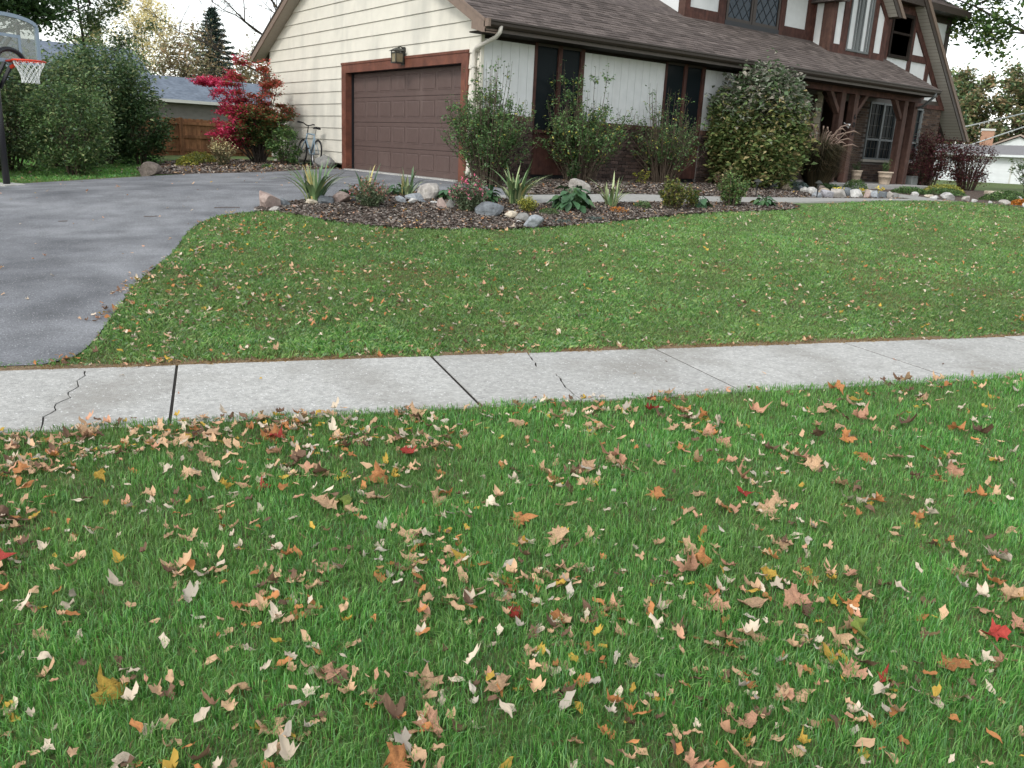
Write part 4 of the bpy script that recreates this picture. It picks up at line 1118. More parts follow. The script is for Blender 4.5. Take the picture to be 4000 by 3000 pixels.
ROCKS = [
 (-4.66, -1.62, .31, .24, 'pink', 'large pinkish rock at the driveway end of the flower bed'),
 (-4.66, -1.84, .18, .07, 'granite', 'low grey tan rock half sunk before the large pinkish rock'),
 (-4.39, -1.55, .17, .11, 'slate', 'dark slate rock just right of the large pinkish rock'),
 (-4.27, -1.66, .12, .04, 'pink', 'flat reddish stone in the mulch left of the first iris'),
 (-3.99, -1.58, .20, .08, 'cream', 'low cream rock at the foot of the leftmost iris clump'),
 (-3.80, -1.65, .24, .13, 'slate', 'long slate rock under the leftmost iris clump'),
 (-3.54, -1.65, .27, .17, 'pink', 'pale pink pointed rock right of the long slate rock'),
 (-3.34, -1.62, .14, .09, 'slate', 'small dark slate rock behind the reddish flowering plant'),
 (-2.71, -1.97, .19, .11, 'blue', 'blocky blue grey rock left of the big granite boulder'),
 (-2.42, -1.86, .31, .11, 'blue', 'flat blue grey slab leaning by the big granite boulder'),
 (-2.58, -2.10, .14, .09, 'white', 'whitish stone under the flat blue grey slab'),
 (-2.42, -2.10, .13, .065, 'slate', 'small slate stone under the right end of the slab'),
 (-2.20, -1.90, .37, .25, 'granite', 'big rounded granite boulder in the middle of the bed'),
 (-2.27, -2.20, .16, .04, 'white', 'thin pale flat stone below the big granite boulder'),
 (-2.33, -2.53, .17, .15, 'pink', 'pinkish upright stone left of the pink flowered plant'),
 (-2.23, -2.60, .15, .13, 'grey', 'dark grey stone beside the pinkish upright stone'),
 (-2.0, -3.30, .43, .19, 'slate', 'long dark slate boulder near the lawn edge'),
 (-1.79, -3.54, .19, .11, 'cream', 'cream rounded rock right of the long slate boulder'),
 (-1.73, -3.74, .21, .11, 'grey', 'dark grey rock between the cream and blue grey rocks'),
 (-1.84, -4.15, .29, .17, 'blue', 'blue grey angular rock closest to the lawn'),
 (-1.84, -3.80, .09, .035, 'white', 'white stone chip in front of the cream rounded rock'),
 (.75, -2.10, .40, .23, 'granite', 'pale granite boulder behind the big hosta'),
 (7.18, -1.28, .28, .16, 'blue', 'blue grey rock under the right side of the round bush'),
 (7.14, -1.7, .21, .18, 'tan', 'slanting tan slab rock left of the white rocks'),
 (7.6, -1.75, .17, .13, 'slate', 'slate rock behind the first white rock of the row'),
 (7.35, -2.0, .17, .13, 'white', 'smaller white rock left of the angular white rock'),
 (7.22, -2.3, .24, .16, 'white', 'angular white rock at the left of the stone row'),
 (7.0, -2.75, .28, .19, 'tan', 'tan rounded rock in the stone row by the walk'),
 (6.33, -3.02, .20, .13, 'blue', 'speckled blue grey rock at the walk edge'),
 (8.0, -2.0, .22, .17, 'brown', 'brown rock behind the stone row near yellow flowers'),
 (6.72, -3.0, .28, .18, 'lilac', 'lilac rock behind the black path light'),
 (7.08, -3.02, .38, .20, 'granite', 'big striped pale rock in the middle of the stone row'),
 (8.0, -2.6, .27, .20, 'slate', 'slate rock behind the big striped pale rock'),
 (7.78, -3.0, .27, .20, 'white', 'tall white rock right of the big striped rock'),
 (8.2, -3.0, .18, .20, 'pink', 'narrow pinkish rock in the stone row'),
 (8.5, -3.0, .22, .18, 'blue', 'mottled grey rock right of the narrow pinkish rock'),
 (8.85, -2.98, .18, .16, 'slate', 'greenish slate rock in the stone row'),
 (9.18, -2.96, .17, .17, 'granite', 'light rock next to the greenish slate rock'),
 (9.52, -2.9, .18, .13, 'grey', 'grey rock ending the stone row'),
 (9.3, -2.4, .12, .14, 'white', 'small white stone perched behind the end of the stone row'),
 (11.42, -2.30, .18, .11, 'white', 'round white stone across the walk from the stone row'),
 (11.54, -2.60, .23, .08, 'cream', 'flat cream edging stone right of the walk'),
 (11.2, -2.95, .25, .09, 'white', 'flat white edging stone beside the large white boulder'),
 (11.35, -3.2, .36, .18, 'white', 'large white boulder where the walk meets the lawn'),
 (11.34, -3.6, .22, .13, 'granite', 'pinkish grey rock right of the large white boulder'),
 (11.1, -3.9, .13, .08, 'white', 'little white stone at the lawn edge right of the walk'),
 (11.0, -4.3, .12, .07, 'white', 'small half buried pale stone in the lawn edge'),
 (10.95, -4.65, .23, .12, 'granite', 'grey rock among orange plants at the lawn edge'),
 (11.2, -4.95, .14, .09, 'white', 'white stone at the far right lawn edge'),
 (15.4, -3.04, .17, .11, 'granite', 'distant pale stone behind the orange plants'),
]
for i, (x, y, w, h, k, lab) in enumerate(ROCKS): rock(x, y, w, h, k, lab, seed=i+1, depth=.6 if h/w < .35 else .8)
rock(-4.78, 4.21, .46, .26, 'brown', 'round brown boulder at the far edge of the driveway', seed=61, depth=.8, name='boulder', grp=None)
rock(-.36, 6.0, .50, .31, 'grey', 'grey boulder against the siding beside the garage door', seed=62, depth=.6, name='boulder', grp=None)
rock(-.42, 6.28, .18, .20, 'brown', 'dark stone between the bicycle wheel and the grey boulder', seed=63, depth=.7, grp=None)
o = MB().box(-.26, .26, -.1, .1, -.03, .12).build('edging_block', RM['cream'], None, loc=(16.72, -1.74, hz(16.72, -1.74)), bevel=.02)
o.rotation_euler = (0, 0, -.5); tag(o, 'pale concrete edging block behind the right hand shrubs', 'block')

# ================================================================== plants
def pal(*cs): return np.array(cs)
P_DARK = pal((.030, .060, .022), (.045, .090, .030), (.065, .115, .040), (.040, .080, .036))
P_MID = pal((.060, .115, .034), (.090, .160, .048), (.125, .190, .064), (.050, .098, .040))
P_HEDGE = pal((.062, .105, .046), (.098, .155, .062), (.138, .195, .078), (.185, .205, .090), (.075, .120, .068))
P_ROSE = pal((.055, .110, .038), (.080, .150, .050), (.125, .195, .070), (.080, .135, .060), (.34, .31, .07))
P_VIB = pal((.085, .120, .040), (.110, .140, .048), (.070, .105, .038), (.20, .165, .080), (.145, .150, .055), (.060, .090, .032))
P_VIBTOP = pal((.150, .165, .125), (.090, .120, .070), (.060, .095, .042), (.20, .185, .150))  # greyer leaves for the bush top: sky reflection put into the colour
P_RED = pal((.50, .035, .105), (.38, .026, .070), (.58, .075, .16), (.30, .028, .05))
P_RUST = pal((.36, .062, .045), (.26, .058, .034), (.20, .105, .040), (.13, .115, .040), (.42, .09, .07))
P_YEL = pal((.72, .64, .36), (.65, .57, .30), (.58, .53, .32), (.50, .43, .22))
P_SPRUCE = pal((.045, .075, .062), (.060, .095, .078), (.036, .062, .048))
P_BROWN = pal((.21, .165, .100), (.17, .140, .080), (.25, .180, .10), (.15, .135, .075), (.14, .150, .075))
P_MAPLE = pal((.055, .105, .030), (.085, .145, .040), (.13, .165, .045), (.040, .080, .028))
P_BARB = pal((.060, .016, .022), (.080, .020, .026), (.050, .022, .022), (.095, .032, .028), (.060, .055, .028))
P_GAURA = pal((.095, .140, .075), (.135, .175, .100), (.075, .115, .060), (.17, .19, .12))
P_PINKY = pal((.33, .10, .10), (.25, .12, .085), (.28, .17, .12), (.14, .12, .07))
P_LIME = pal((.28, .28, .05), (.22, .24, .05), (.34, .30, .07), (.15, .19, .045))
P_ORANGE = pal((.50, .20, .03), (.42, .15, .03), (.33, .17, .05))
P_FLPINK = pal((.65, .12, .22), (.58, .20, .28))
P_FLYEL = pal((.72, .58, .06), (.62, .50, .10))
P_BLUEG = pal((.10, .14, .125), (.075, .11, .10), (.13, .16, .14))
M_GSTEM = mat('green stem', (.085, .10, .055), .7, .2)
M_TWIG = mat('twig bark', (.085, .065, .048), .9, .15, var=.25, nscale=10)
M_BARK = mat('bark', (.060, .050, .042), .95, .15, var=.3, nscale=8, bump=.6, bscale=25)

def leaf_arrays(P, size, palette, flat=.5, aspect=.55, shade=(.75, 1.25), drop=0.0, rng=None, weights=None):
    """one little folded leaf per point"""
    rng = rng or RNG
    n = len(P)
    size = np.asarray(size)*np.ones(n)*(.65+.7*rng.random(n))
    az = rng.random(n)*2*PI
    el = rng.normal(0, flat, n)-drop
    d = np.stack([np.cos(az)*np.cos(el), np.sin(az)*np.cos(el), np.sin(el)], 1)
    r = rng.normal(0, 1, (n, 3)); r[:, 2] *= .5
    s = np.cross(d, np.array([0, 0, 1.])+r*.45); s /= np.linalg.norm(s, axis=1)[:, None]+1e-9
    nn = np.cross(s, d)
    L = d*size[:, None]; S = s*(size*aspect*.5)[:, None]
    bend = nn*(size*.12)[:, None]
    V = np.stack([P-L*.5, P-S+bend-L*.05, P+S+bend-L*.05, P+L*.5-bend*.6], 1).reshape(-1, 3)
    b = np.arange(n)[:, None]*4
    F = np.concatenate([b+[0, 3, 1], b+[0, 2, 3]], 0)
    c = 1.32*palette[rng.choice(len(palette), n, p=weights)]*(shade[0]+(shade[1]-shade[0])*rng.random(n))[:, None]
    return V, F, np.repeat(c, 4, 0)
def join(*ar):
    V, F, C, k = [], [], [], 0
    for v, f, c in ar:
        V.append(v); F.append(f+k); C.append(c); k += len(v)
    return np.concatenate(V), np.concatenate(F), np.concatenate(C)
def foliage(name, arrs, parent, m=None):
    V, F, C = join(*arrs); return np_obj(name, V, F, m or M_LEAF, C, parent)

def clump_points(n, rx, ry, rz_, zc, k=60, shell=.55, clump=.16, seed=0, squash=2.0, cut=-9):
    """points in uneven clumps through an ellipsoid"""
    rg = np.random.default_rng(seed)
    u = rg.normal(0, 1, (k, 3)); u /= np.linalg.norm(u, axis=1)[:, None]
    # superellipsoid so that squash>2 gives a boxier outline
    f = (np.abs(u)**squash).sum(1)**(-1/squash)
    rad = (shell+(1-shell)*rg.random(k)**.6)*f*(.86+.22*rg.random(k))
    C = u*rad[:, None]
    i = rg.integers(0, k, n)
    P = C[i] + rg.normal(0, clump, (n, 3))*(.6+.8*rg.random(k))[i][:, None]
    P = P*np.array([rx, ry, rz_]) + np.array([0, 0, zc])
    return P[P[:, 2] > cut]

def dense_bush(name, label, x, y, w, h, n, size, palette, seed, z=None, depth=None, group=None, cat='shrub', palette2=None, k=70, shell=.6, squash=2.4, stem=True, top=None, flat=.5, sprigs=0):
    g = empty(name, (x, y, hz(x, y) if z is None else z), label, cat, group)
    d = depth or w
    P = clump_points(n, w/2*.92, d/2*.92, h/2*.98, h*.5+.02, k, shell, .13, seed, squash, .01)
    rg = np.random.default_rng(seed+1)
    ar = []
    if top is not None:
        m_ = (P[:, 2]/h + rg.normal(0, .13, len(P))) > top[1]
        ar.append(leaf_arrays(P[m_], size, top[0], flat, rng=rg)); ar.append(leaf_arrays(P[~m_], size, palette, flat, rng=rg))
    elif palette2 is not None:
        m_ = rg.random(len(P)) < np.clip(P[:, 2]/h-.35, 0, 1)*1.1
        ar.append(leaf_arrays(P[m_], size, palette2, flat, rng=rg)); ar.append(leaf_arrays(P[~m_], size, palette, flat, rng=rg))
    else: ar.append(leaf_arrays(P, size, palette, flat, rng=rg))
    rd = random.Random(seed)
    if sprigs:
        for q in range(sprigs):
            a = rd.uniform(0, 2*PI); r0 = rd.uniform(.1, .36)*w; b0 = np.array([math.cos(a)*r0, math.sin(a)*r0*.7, h*.9])
            t = np.linspace(0, 1, 9)[:, None]
            pts = b0 + t*np.array([rd.uniform(-.1, .1), rd.uniform(-.1, .1), rd.uniform(.15, .3)*h/2.4])
            ar.append(leaf_arrays(pts, size, palette, flat, rng=rg))
    foliage('foliage', ar, g)
    if stem:
        mb = MB()
        for q in range(int(6+w*7)):
            a = rd.uniform(0, 2*PI); r0 = rd.uniform(0, .10)*w; r1 = rd.uniform(.1, .40)*w; hh = rd.uniform(.5, .9)*h
            p0 = (r0*math.cos(a), r0*math.sin(a), -.05); p2 = (r1*math.cos(a), r1*math.sin(a)*d/w, hh)
            p1 = ((p0[0]*.6+p2[0]*.4)+rd.uniform(-.05, .05)*w, (p0[1]*.6+p2[1]*.4), hh*.55)
            mb.tube([p0, p1, p2], [.012+.006*w, .008+.003*w, .004], 5)
        mb.build('stems', M_TWIG, g)
    return g

def leggy_shrub(name, label, x, y, w, h, nst, seed, leafn, size, palette, z=None, group=None, lo=.35, twig=True, cat='shrub', spread=.5, tall=None, weights=None):
    """many upright canes, leaves mostly towards their ends"""
    g = empty(name, (x, y, hz(x, y) if z is None else z), label, cat, group)
    rd = random.Random(seed); rg = np.random.default_rng(seed)
    mb = MB(); pts, wt = [], []
    for q in range(nst):
        a = rd.uniform(0, 2*PI); r0 = rd.uniform(.02, .16)*w; r1 = math.sqrt(rd.random())*w*spread
        hh = h*rd.uniform(.55, 1.0)*(1-.25*(r1/(w*.5)))
        if tall and rd.random() < tall: hh = h*rd.uniform(1.0, 1.12); r1 *= .7
        p0 = np.array([r0*math.cos(a), r0*math.sin(a), -.04]); p3 = np.array([r1*math.cos(a+rd.uniform(-.4, .4)), r1*math.sin(a), hh])
        c1 = p0 + np.array([0, 0, hh*.45]) + (p3-p0)*np.array([.2, .2, 0]); c2 = p3 - np.array([0, 0, hh*.3])
        L = []
        for t in np.linspace(0, 1, 7): L.append(tuple((1-t)**3*p0+3*(1-t)**2*t*c1+3*(1-t)*t*t*c2+t**3*p3))
        mb.tube(L, [.009, .008, .0075, .0065, .0055, .004, .002], 5)
        pts.append((np.array(L), hh))
        for s in range(rd.randint(2, 5)):
            t = rd.uniform(.35, .95); i = int(t*6); b = np.array(L[i])
            d = np.array([rd.uniform(-1, 1), rd.uniform(-1, 1), rd.uniform(.3, 1.2)])*rd.uniform(.08, .2)*h*.6
            mb.tube([tuple(b), tuple(b+d*.6), tuple(b+d+np.array([0, 0, .03]))], [.004, .003, .0015], 4)
            pts.append((np.array([b, b+d*.5, b+d]), b[2]+d[2]))
    mb.build('canes', M_TWIG, g)
    P = []
    per = leafn/len(pts)
    for L, hh in pts:
        m_ = rg.poisson(per)
        if not m_: continue
        t = lo+(1-lo)*rg.random(m_)**.75
        f = t*(len(L)-1); i = np.minimum(f.astype(int), len(L)-2); fr_ = (f-i)[:, None]
        P.append(L[i]*(1-fr_)+L[i+1]*fr_ + rg.normal(0, .032, (m_, 3))*min(1, w))
    foliage('foliage', [leaf_arrays(np.concatenate(P), size, palette, .5, .6, rng=rg, weights=weights)], g)
    return g

def strap_blade(L, w, a, out, droop, kink=None):
    """an iris or lily leaf as a tapering arched strip"""
    n = 7; V = []; F = []
    d = Vector((math.cos(a), math.sin(a), 0)); s = Vector((-math.sin(a), math.cos(a), 0))
    for i in range(n):
        t = i/(n-1)
        z = L*(t - droop*t*t*.55 - (droop*.55*max(0, t-.55)**2*2.2)); r = out*L*(t**1.5) + .01
        ww = w*(1-t**2.2)*(.75+.5*min(1, t*3))
        c = d*r + Vector((0, 0, max(z, .012)))
        if i == n-1: V.append(c)
        else: V += [c-s*ww*.5, c+Vector((0, 0, -.12*ww)), c+s*ww*.5]
    for i in range(n-2):
        b = i*3; F += [(b, b+1, b+4, b+3), (b+1, b+2, b+5, b+4)]
    b = (n-2)*3; F += [(b, b+1, b+3), (b+1, b+2, b+3)]
    return V, F
M_IRIS = [mat('iris leaf', (.120, .200, .080), .45, .4, var=.15, nscale=5, objvar=.25), mat('iris leaf pale', (.29, .34, .17), .5, .35, var=.15, nscale=5, objvar=.2),
          mat('iris leaf dry', (.46, .40, .16), .6, .25, var=.15, nscale=5, objvar=.2), mat('iris leaf dark', (.075, .145, .062), .45, .4, var=.1, objvar=.2)]
def iris(label, x, y, w, h, n, seed, pale=.25):
    g = empty('iris_plant', (x, y, hz(x, y)+.015), label, 'plant', 'strap leaved irises in the flower bed'); rd = random.Random(seed)
    for q in range(n):
        fan = q % 5; a0 = fan*1.26+seed; a = a0 + rd.gauss(0, .5)
        out = rd.uniform(.03, 1.0); L = h*rd.uniform(.7, 1.22)*(1.0 if out < .5 else 1.02); L = min(L, w*.62/max(out, .2)+.05)
        V, F = strap_blade(L, rd.uniform(.030, .046), a, out, rd.uniform(.05, .35) if out < .45 else rd.uniform(.25, .75))
        off = Vector((math.cos(a0)*rd.uniform(.0, .11), math.sin(a0)*rd.uniform(0, .11), 0))
        m = M_IRIS[1] if rd.random() < pale else (M_IRIS[2] if rd.random() < .10 else (M_IRIS[3] if rd.random() < .3 else M_IRIS[0]))
        MB().add([v+off for v in V], F).build('blade', m, g, smooth=True)
    return g
M_HOSTA = [mat('hosta leaf', (.042, .100, .042), .4, .45, var=.2, nscale=9, objvar=.25), mat('hosta leaf light', (.065, .135, .05), .45, .4, var=.2, nscale=9, objvar=.2), mat('hosta leaf yellowing', (.38, .30, .06), .5, .3, var=.2, nscale=8)]
def hosta(label, x, y, w, h, n, seed, size=.17):
    g = empty('hosta_plant', (x, y, hz(x, y)+.015), label, 'plant', 'broad leaved hostas in the flower bed'); rd = random.Random(seed)
    mb = MB()
    for q in range(n):
        a = q*2.4 + rd.uniform(-.9, .9); f = math.sqrt((q+.5)/n); r = f*w*.42; zc = h*(1-.7*f*f)*rd.uniform(.62, 1.0)
        L = size*rd.uniform(.75, 1.15); W = L*.72
        d = Vector((math.cos(a), math.sin(a), 0)); s = Vector((-d.y, d.x, 0)); up_ = Vector((0, 0, 1)); tl = rd.uniform(-.55, .35)-.25*f; s = (s+up_*rd.uniform(-.45, .45)).normalized()
        ax = (d*math.cos(tl)+up_*math.sin(tl)).normalized(); nr_ = s.cross(ax)*-1
        b0 = d*r*.7+up_*zc
        rows = [(0, .0), (.12, .55), (.35, .98), (.62, .85), (.85, .42), (1.0, 0)]
        V, F = [], []
        for t, ww in rows:
            c = b0 + ax*(t*L) - up_*(t*t*L*.35)
            V += [c-s*(W*.5*ww)+up_*(.10*W*ww), c-up_*.006, c+s*(W*.5*ww)+up_*(.10*W*ww)]
        for i in range(len(rows)-1):
            b = i*3; F += [(b, b+1, b+4, b+3), (b+1, b+2, b+5, b+4)]
        m = M_HOSTA[2] if (f > .8 and rd.random() < .10) else M_HOSTA[0 if rd.random() < .7 else 1]
        MB().add(V, F).build('leaf', m, g, smooth=True)
        mb.tube([(0, 0, 0), tuple(b0*.6+up_*zc*.25), tuple(b0)], .006, 4)
    mb.build('stalks', M_HOSTA[1], g)
    return g
def wispy(name, label, x, y, w, h, n, seed, leaf, tips, size=.030, group=None, tipn=.35):
    """fine stemmed perennial with small leaves and coloured tips"""
    g = empty(name, (x, y, hz(x, y)+.015), label, 'plant', group); rd = random.Random(seed); rg = np.random.default_rng(seed)
    mb = MB(); P, T = [], []
    for q in range(n):
        a = rd.uniform(0, 2*PI); r1 = math.sqrt(rd.random())*w*.5; hh = h*rd.uniform(.55, 1.05)*(1-.35*(2*r1/w)**2)
        p0 = np.array([math.cos(a)*r1*.25, math.sin(a)*r1*.25, 0]); p1 = np.array([math.cos(a)*r1, math.sin(a)*r1, hh])
        m_ = p0*.5+p1*.5+np.array([0, 0, hh*.15])
        mb.tube([tuple(p0), tuple(m_), tuple(p1)], [.004, .003, .0015], 4)
        for t in rg.random(24)**.8:
            b = (1-t)**2*p0+2*t*(1-t)*m_+t*t*p1
            (T if (t > .72 and rd.random() < tipn*2) else P).append(b+rg.normal(0, .018, 3))
    mb.build('stems', M_GSTEM, g)
    ar = [leaf_arrays(np.array(P), size*1.6, leaf, .6, .5, rng=rg)]
    if T: ar.append(leaf_arrays(np.array(T), size*1.3, tips, .6, .7, rng=rg))
    foliage('foliage', ar, g); return g
def mat_plant(name, label, x, y, w, h, n, seed, palette, size=.025, depth=None, group=None, fl=None):
    g = empty(name, (x, y, hz(x, y)+.01), label, 'plant', group); rg = np.random.default_rng(seed)
    r = np.sqrt(rg.random(n)); a = rg.random(n)*2*PI; lump = .6+.5*np.abs(np.sin(a*3+seed))*r
    P = np.stack([np.cos(a)*r*w*.5, np.sin(a)*r*(depth or w)*.5, h*(1-r**2)*lump*rg.random(n)**.35], 1)
    ar = [leaf_arrays(P, size, palette, .5, .6, rng=rg)]
    foliage('foliage', ar, g)
    if fl is not None:
        k = 14; Q = P[rg.choice(len(P), k)]; Q[:, 2] = h*rg.uniform(.8, 1.15, k)
        foliage('flowers', [leaf_arrays(np.repeat(Q, 5, 0)+rg.normal(0, .012, (k*5, 3)), .03, fl, .4, .9, rng=rg)], g)
    return g

# flower bed, left to right
iris('large iris clump at the left end of the flower bed', -3.86, -1.44, .95, .66, 60, 3, .22)
iris('sparse iris fan behind the reddish flowering plant', -3.0, -1.35, .5, .6, 12, 5, .4)
iris('small iris clump left of the granite boulder', -2.33, -1.5, .5, .48, 20, 8, .3)
iris('wide pale striped iris clump in the middle of the bed', -1.1, -2.70, .98, .62, 66, 11, .45)
iris('thin pale iris right of the big hosta', .45, -3.2, .62, .55, 24, 14, .6)
mat_plant('low_plant', 'dark green mound behind the pale pink rock', -3.34, -1.40, .32, .24, 420, 4, P_DARK, .045, group='low plants in the flower bed')
wispy('gaura_plant', 'wispy plant with faded reddish flower spikes left of boulder', -3.26, -2.05, .62, .44, 70, 6, P_GAURA, P_PINKY, group='wispy flowering plants')
wispy('gaura_plant', 'grey green wispy plant with pink flowers right of boulder', -2.10, -2.90, .62, .55, 90, 7, P_GAURA, P_FLPINK, group='wispy flowering plants', tipn=.12)
hosta('small hosta left of the granite boulder', -2.46, -1.36, .36, .2, 20, 21, .12)
hosta('hosta just right of the granite boulder', -1.92, -2.0, .36, .2, 20, 22, .12)
hosta('dark hosta between the pink flowers and the wide iris', -1.40, -2.42, .36, .28, 22, 23, .14)
hosta('biggest hosta in front of the pale granite boulder', -.42, -3.25, .86, .36, 64, 24, .185)
hosta('single hosta at the right foot of the yellowish shrub', 2.2, -3.57, .34, .2, 10, 25, .17)
hosta('low hosta at the right end of the flower bed', 3.76, -3.66, .5, .2, 26, 26, .14)
wispy('fern_plant', 'yellow green feathery plant in front of the wide iris', -1.27, -3.25, .32, .25, 60, 31, P_LIME, P_LIME, .02, group='low plants in the flower bed')
mat_plant('low_plant', 'fresh green low mound left of the big hosta', -1.03, -3.46, .36, .13, 700, 32, P_MID, .02, group='low plants in the flower bed')
mat_plant('creeping_plant', 'grey green creeping mat near the angular blue rock', -1.2, -3.98, .42, .06, 520, 33, P_BLUEG, .022, depth=.3, group='low plants in the flower bed')
mat_plant('creeping_plant', 'grey green creeping mat at the lawn edge below the hosta', -.55, -3.98, .45, .06, 520, 34, P_BLUEG, .022, depth=.3, group='low plants in the flower bed')
mat_plant('low_plant', 'small orange tinted plant below the thin iris', .26, -3.58, .3, .13, 260, 35, P_ORANGE, .028, group='low plants in the flower bed')
mat_plant('low_plant', 'small dark green plant left of the yellowish shrub', .98, -3.40, .32, .19, 360, 36, P_MID, .03, group='low plants in the flower bed')
leggy_shrub('small_shrub', 'small yellowish green shrub in two lobes at the bed', 1.45, -3.62, .55, .66, 34, 41, 2400, .045, np.concatenate([P_VIB, P_LIME*.75]), lo=.1, group='small shrubs by the walk')
leggy_shrub('small_shrub', 'short twiggy shrub right of the two lobed yellowish shrub', 1.95, -3.6, .34, .46, 18, 42, 800, .045, np.concatenate([P_ROSE[:4], P_LIME*.7]), lo=.1, group='small shrubs by the walk')
leggy_shrub('small_shrub', 'upright green shrub with pinkish top before the round bush', 2.93, -3.60, .62, .74, 40, 43, 3400, .047, np.concatenate([P_MID*1.3, P_MID*1.3, P_VIB*1.2]), lo=.05, group='small shrubs by the walk')
leggy_shrub('small_shrub', 'pale pinkish tipped shrub at the foot of the round bush', 5.2, -1.5, .5, .45, 18, 44, 420, .05, np.concatenate([P_VIB, P_PINKY]), lo=.1, group='small shrubs by the walk')
leggy_shrub('small_shrub', 'young dark green shrub against the brick by the window', 1.5, -.95, .38, .52, 14, 45, 500, .055, P_DARK, lo=.1, group='small shrubs by the walk')
leggy_shrub('small_shrub', 'small yellowing seedling before the brick under third shrub', 3.3, -1.0, .35, .35, 8, 46, 140, .06, P_LIME, lo=.2, group='small shrubs by the walk')
# leggy shrubs along the garage front
leggy_shrub('rose_shrub', 'tall leggy shrub at the garage corner', -.22, -.62, 1.62, 2.0, 130, 51, 9800, .052, P_ROSE*1.1, lo=.14, group='leggy shrubs along the garage front', tall=.10, weights=[.27, .29, .21, .21, .02])
leggy_shrub('rose_shrub', 'leggy shrub before the first pair of dark windows', 2.0, -.62, 1.8, 1.95, 115, 52, 8000, .055, P_ROSE*1.1, lo=.22, group='leggy shrubs along the garage front', tall=.10, weights=[.26, .28, .21, .21, .04])
leggy_shrub('rose_shrub', 'bare twiggy shrub before the second pair of windows', 4.3, -.62, 1.65, 1.80, 140, 53, 4200, .052, P_ROSE*1.1, lo=.45, group='leggy shrubs along the garage front', tall=.06, weights=[.24, .28, .21, .21, .06])
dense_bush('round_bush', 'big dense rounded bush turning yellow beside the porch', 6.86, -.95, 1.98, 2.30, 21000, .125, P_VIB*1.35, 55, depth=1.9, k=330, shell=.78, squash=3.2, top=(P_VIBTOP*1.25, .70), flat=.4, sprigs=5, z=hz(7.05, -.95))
# ornamental grass by the porch post
og = empty('ornamental_grass', (9.1, -1.05, hz(9.1, -1.05)), 'dry ornamental grass clump with pale plumes before the porch post', 'plant')
n = 4200; rg = np.random.default_rng(71)
a = rg.random(n)*2*PI; r = np.sqrt(rg.random(n)); hh = (.5+.75*rg.random(n))*1.15; out = r*.95*(.3+.8*rg.random(n))
b = np.stack([np.cos(a)*r*.22, np.sin(a)*r*.22, np.zeros(n)], 1)
m1 = b + np.stack([np.cos(a)*out*.4, np.sin(a)*out*.4, hh*.75], 1); tp = b + np.stack([np.cos(a)*out, np.sin(a)*out, hh*(1.05-.45*r)], 1)
s_ = np.stack([-np.sin(a), np.cos(a), np.zeros(n)], 1)*.006
V = np.stack([b-s_, b+s_, m1-s_, m1+s_, tp], 1).reshape(-1, 3); q = np.arange(n)[:, None]*5
cc = pal((.085, .085, .045), (.15, .120, .075), (.060, .062, .036), (.25, .195, .12))[rg.integers(0, 4, n)]*(.7+.6*rg.random(n))[:, None]
np_obj('blades', V, np.concatenate([q+[0, 1, 3], q+[0, 3, 2], q+[2, 3, 4]]), M_GRASS, np.repeat(cc, 5, 0), og)
M_PLUME = mat('plume', (.20, .145, .115), .9, .1, var=.2, nscale=20)
rd = random.Random(72)
for k in range(40):
    a = rd.uniform(0, 2*PI); o_ = rd.uniform(.2, .7)
    if k < 5: a = rd.uniform(-.9, .2); o_ = rd.uniform(.7, 1.05)
    H = rd.uniform(1.0, 1.5); d = Vector((math.cos(a), math.sin(a), 0))
    pts = [Vector((0, 0, .2)), d*o_*.3+Vector((0, 0, H*.75)), d*o_*.62+Vector((0, 0, H*.98)), d*o_*.85+Vector((0, 0, H*1.02)), d*o_*1.05+Vector((0, 0, H*.97))]
    MB().tube(pts, [.003, .004, .016, .022, .005], 6).build('plume', M_PLUME, og, smooth=True)
# porch bed
G5 = 'low plants in the porch bed'
mat_plant('low_plant', 'grey green lavender mound right of the round bush', 7.75, -1.5, .75, .28, 1500, 81, P_BLUEG, .035, depth=.6, group=G5)
mat_plant('low_plant', 'deep green mound in front of the ornamental grass', 8.75, -1.65, .8, .27, 1500, 82, P_DARK, .035, depth=.6, group=G5, fl=None)
mat_plant('low_plant', 'green mound before the half hidden flower pot', 10.9, -.98, .7, .36, 1300, 83, P_MID, .035, depth=.6, group=G5)
mat_plant('yellow_flowers', 'lime yellow flowers behind the lilac rock', 7.9, -2.45, .26, .16, 200, 84, P_LIME, .03, group=G5, fl=P_FLYEL)
mat_plant('yellow_flowers', 'yellow flowers behind the tall white rock', 8.75, -2.55, .26, .16, 200, 85, P_LIME, .03, group=G5, fl=P_FLYEL)
mat_plant('yellow_flowers', 'yellow flowers behind the greenish slate rock', 9.35, -2.55, .24, .2, 200, 86, P_LIME, .03, group=G5, fl=P_FLYEL)
for i, (x, y, w, h, p, lab) in enumerate([(12.2, -1.7, 1.1, .24, P_MID, 'green ground cover left of the utility box'), (13.6, -1.9, 1.3, .26, P_MID, 'green and yellow ground cover below the red shrub'), (14.9, -1.2, 1.3, .3, P_LIME, 'yellowing ground cover beside the utility box'),
                                          (13.9, -3.2, 1.2, .3, P_MID, 'green ground cover behind the small white stones'), (15.6, -2.6, 1.2, .34, P_MID, 'green plants in front of the red shrub'), (11.9, -4.6, .7, .2, P_ORANGE, 'orange plants at the far right lawn edge'), (12.9, -5.1, .9, .3, P_LIME, 'yellow green plants at the right edge of the lawn')]):
    mat_plant('ground_cover', lab, x, y, w, h, 1300, 90+i, p, .05, depth=w*.8, group='ground cover right of the porch')
dense_bush('barberry_shrub', 'dark red leaved shrub against the brick wing', 16.4, .1, 2.5, 1.55, 7500, .06, P_BARB, 101, depth=1.3, k=70, shell=.35, squash=2.0)
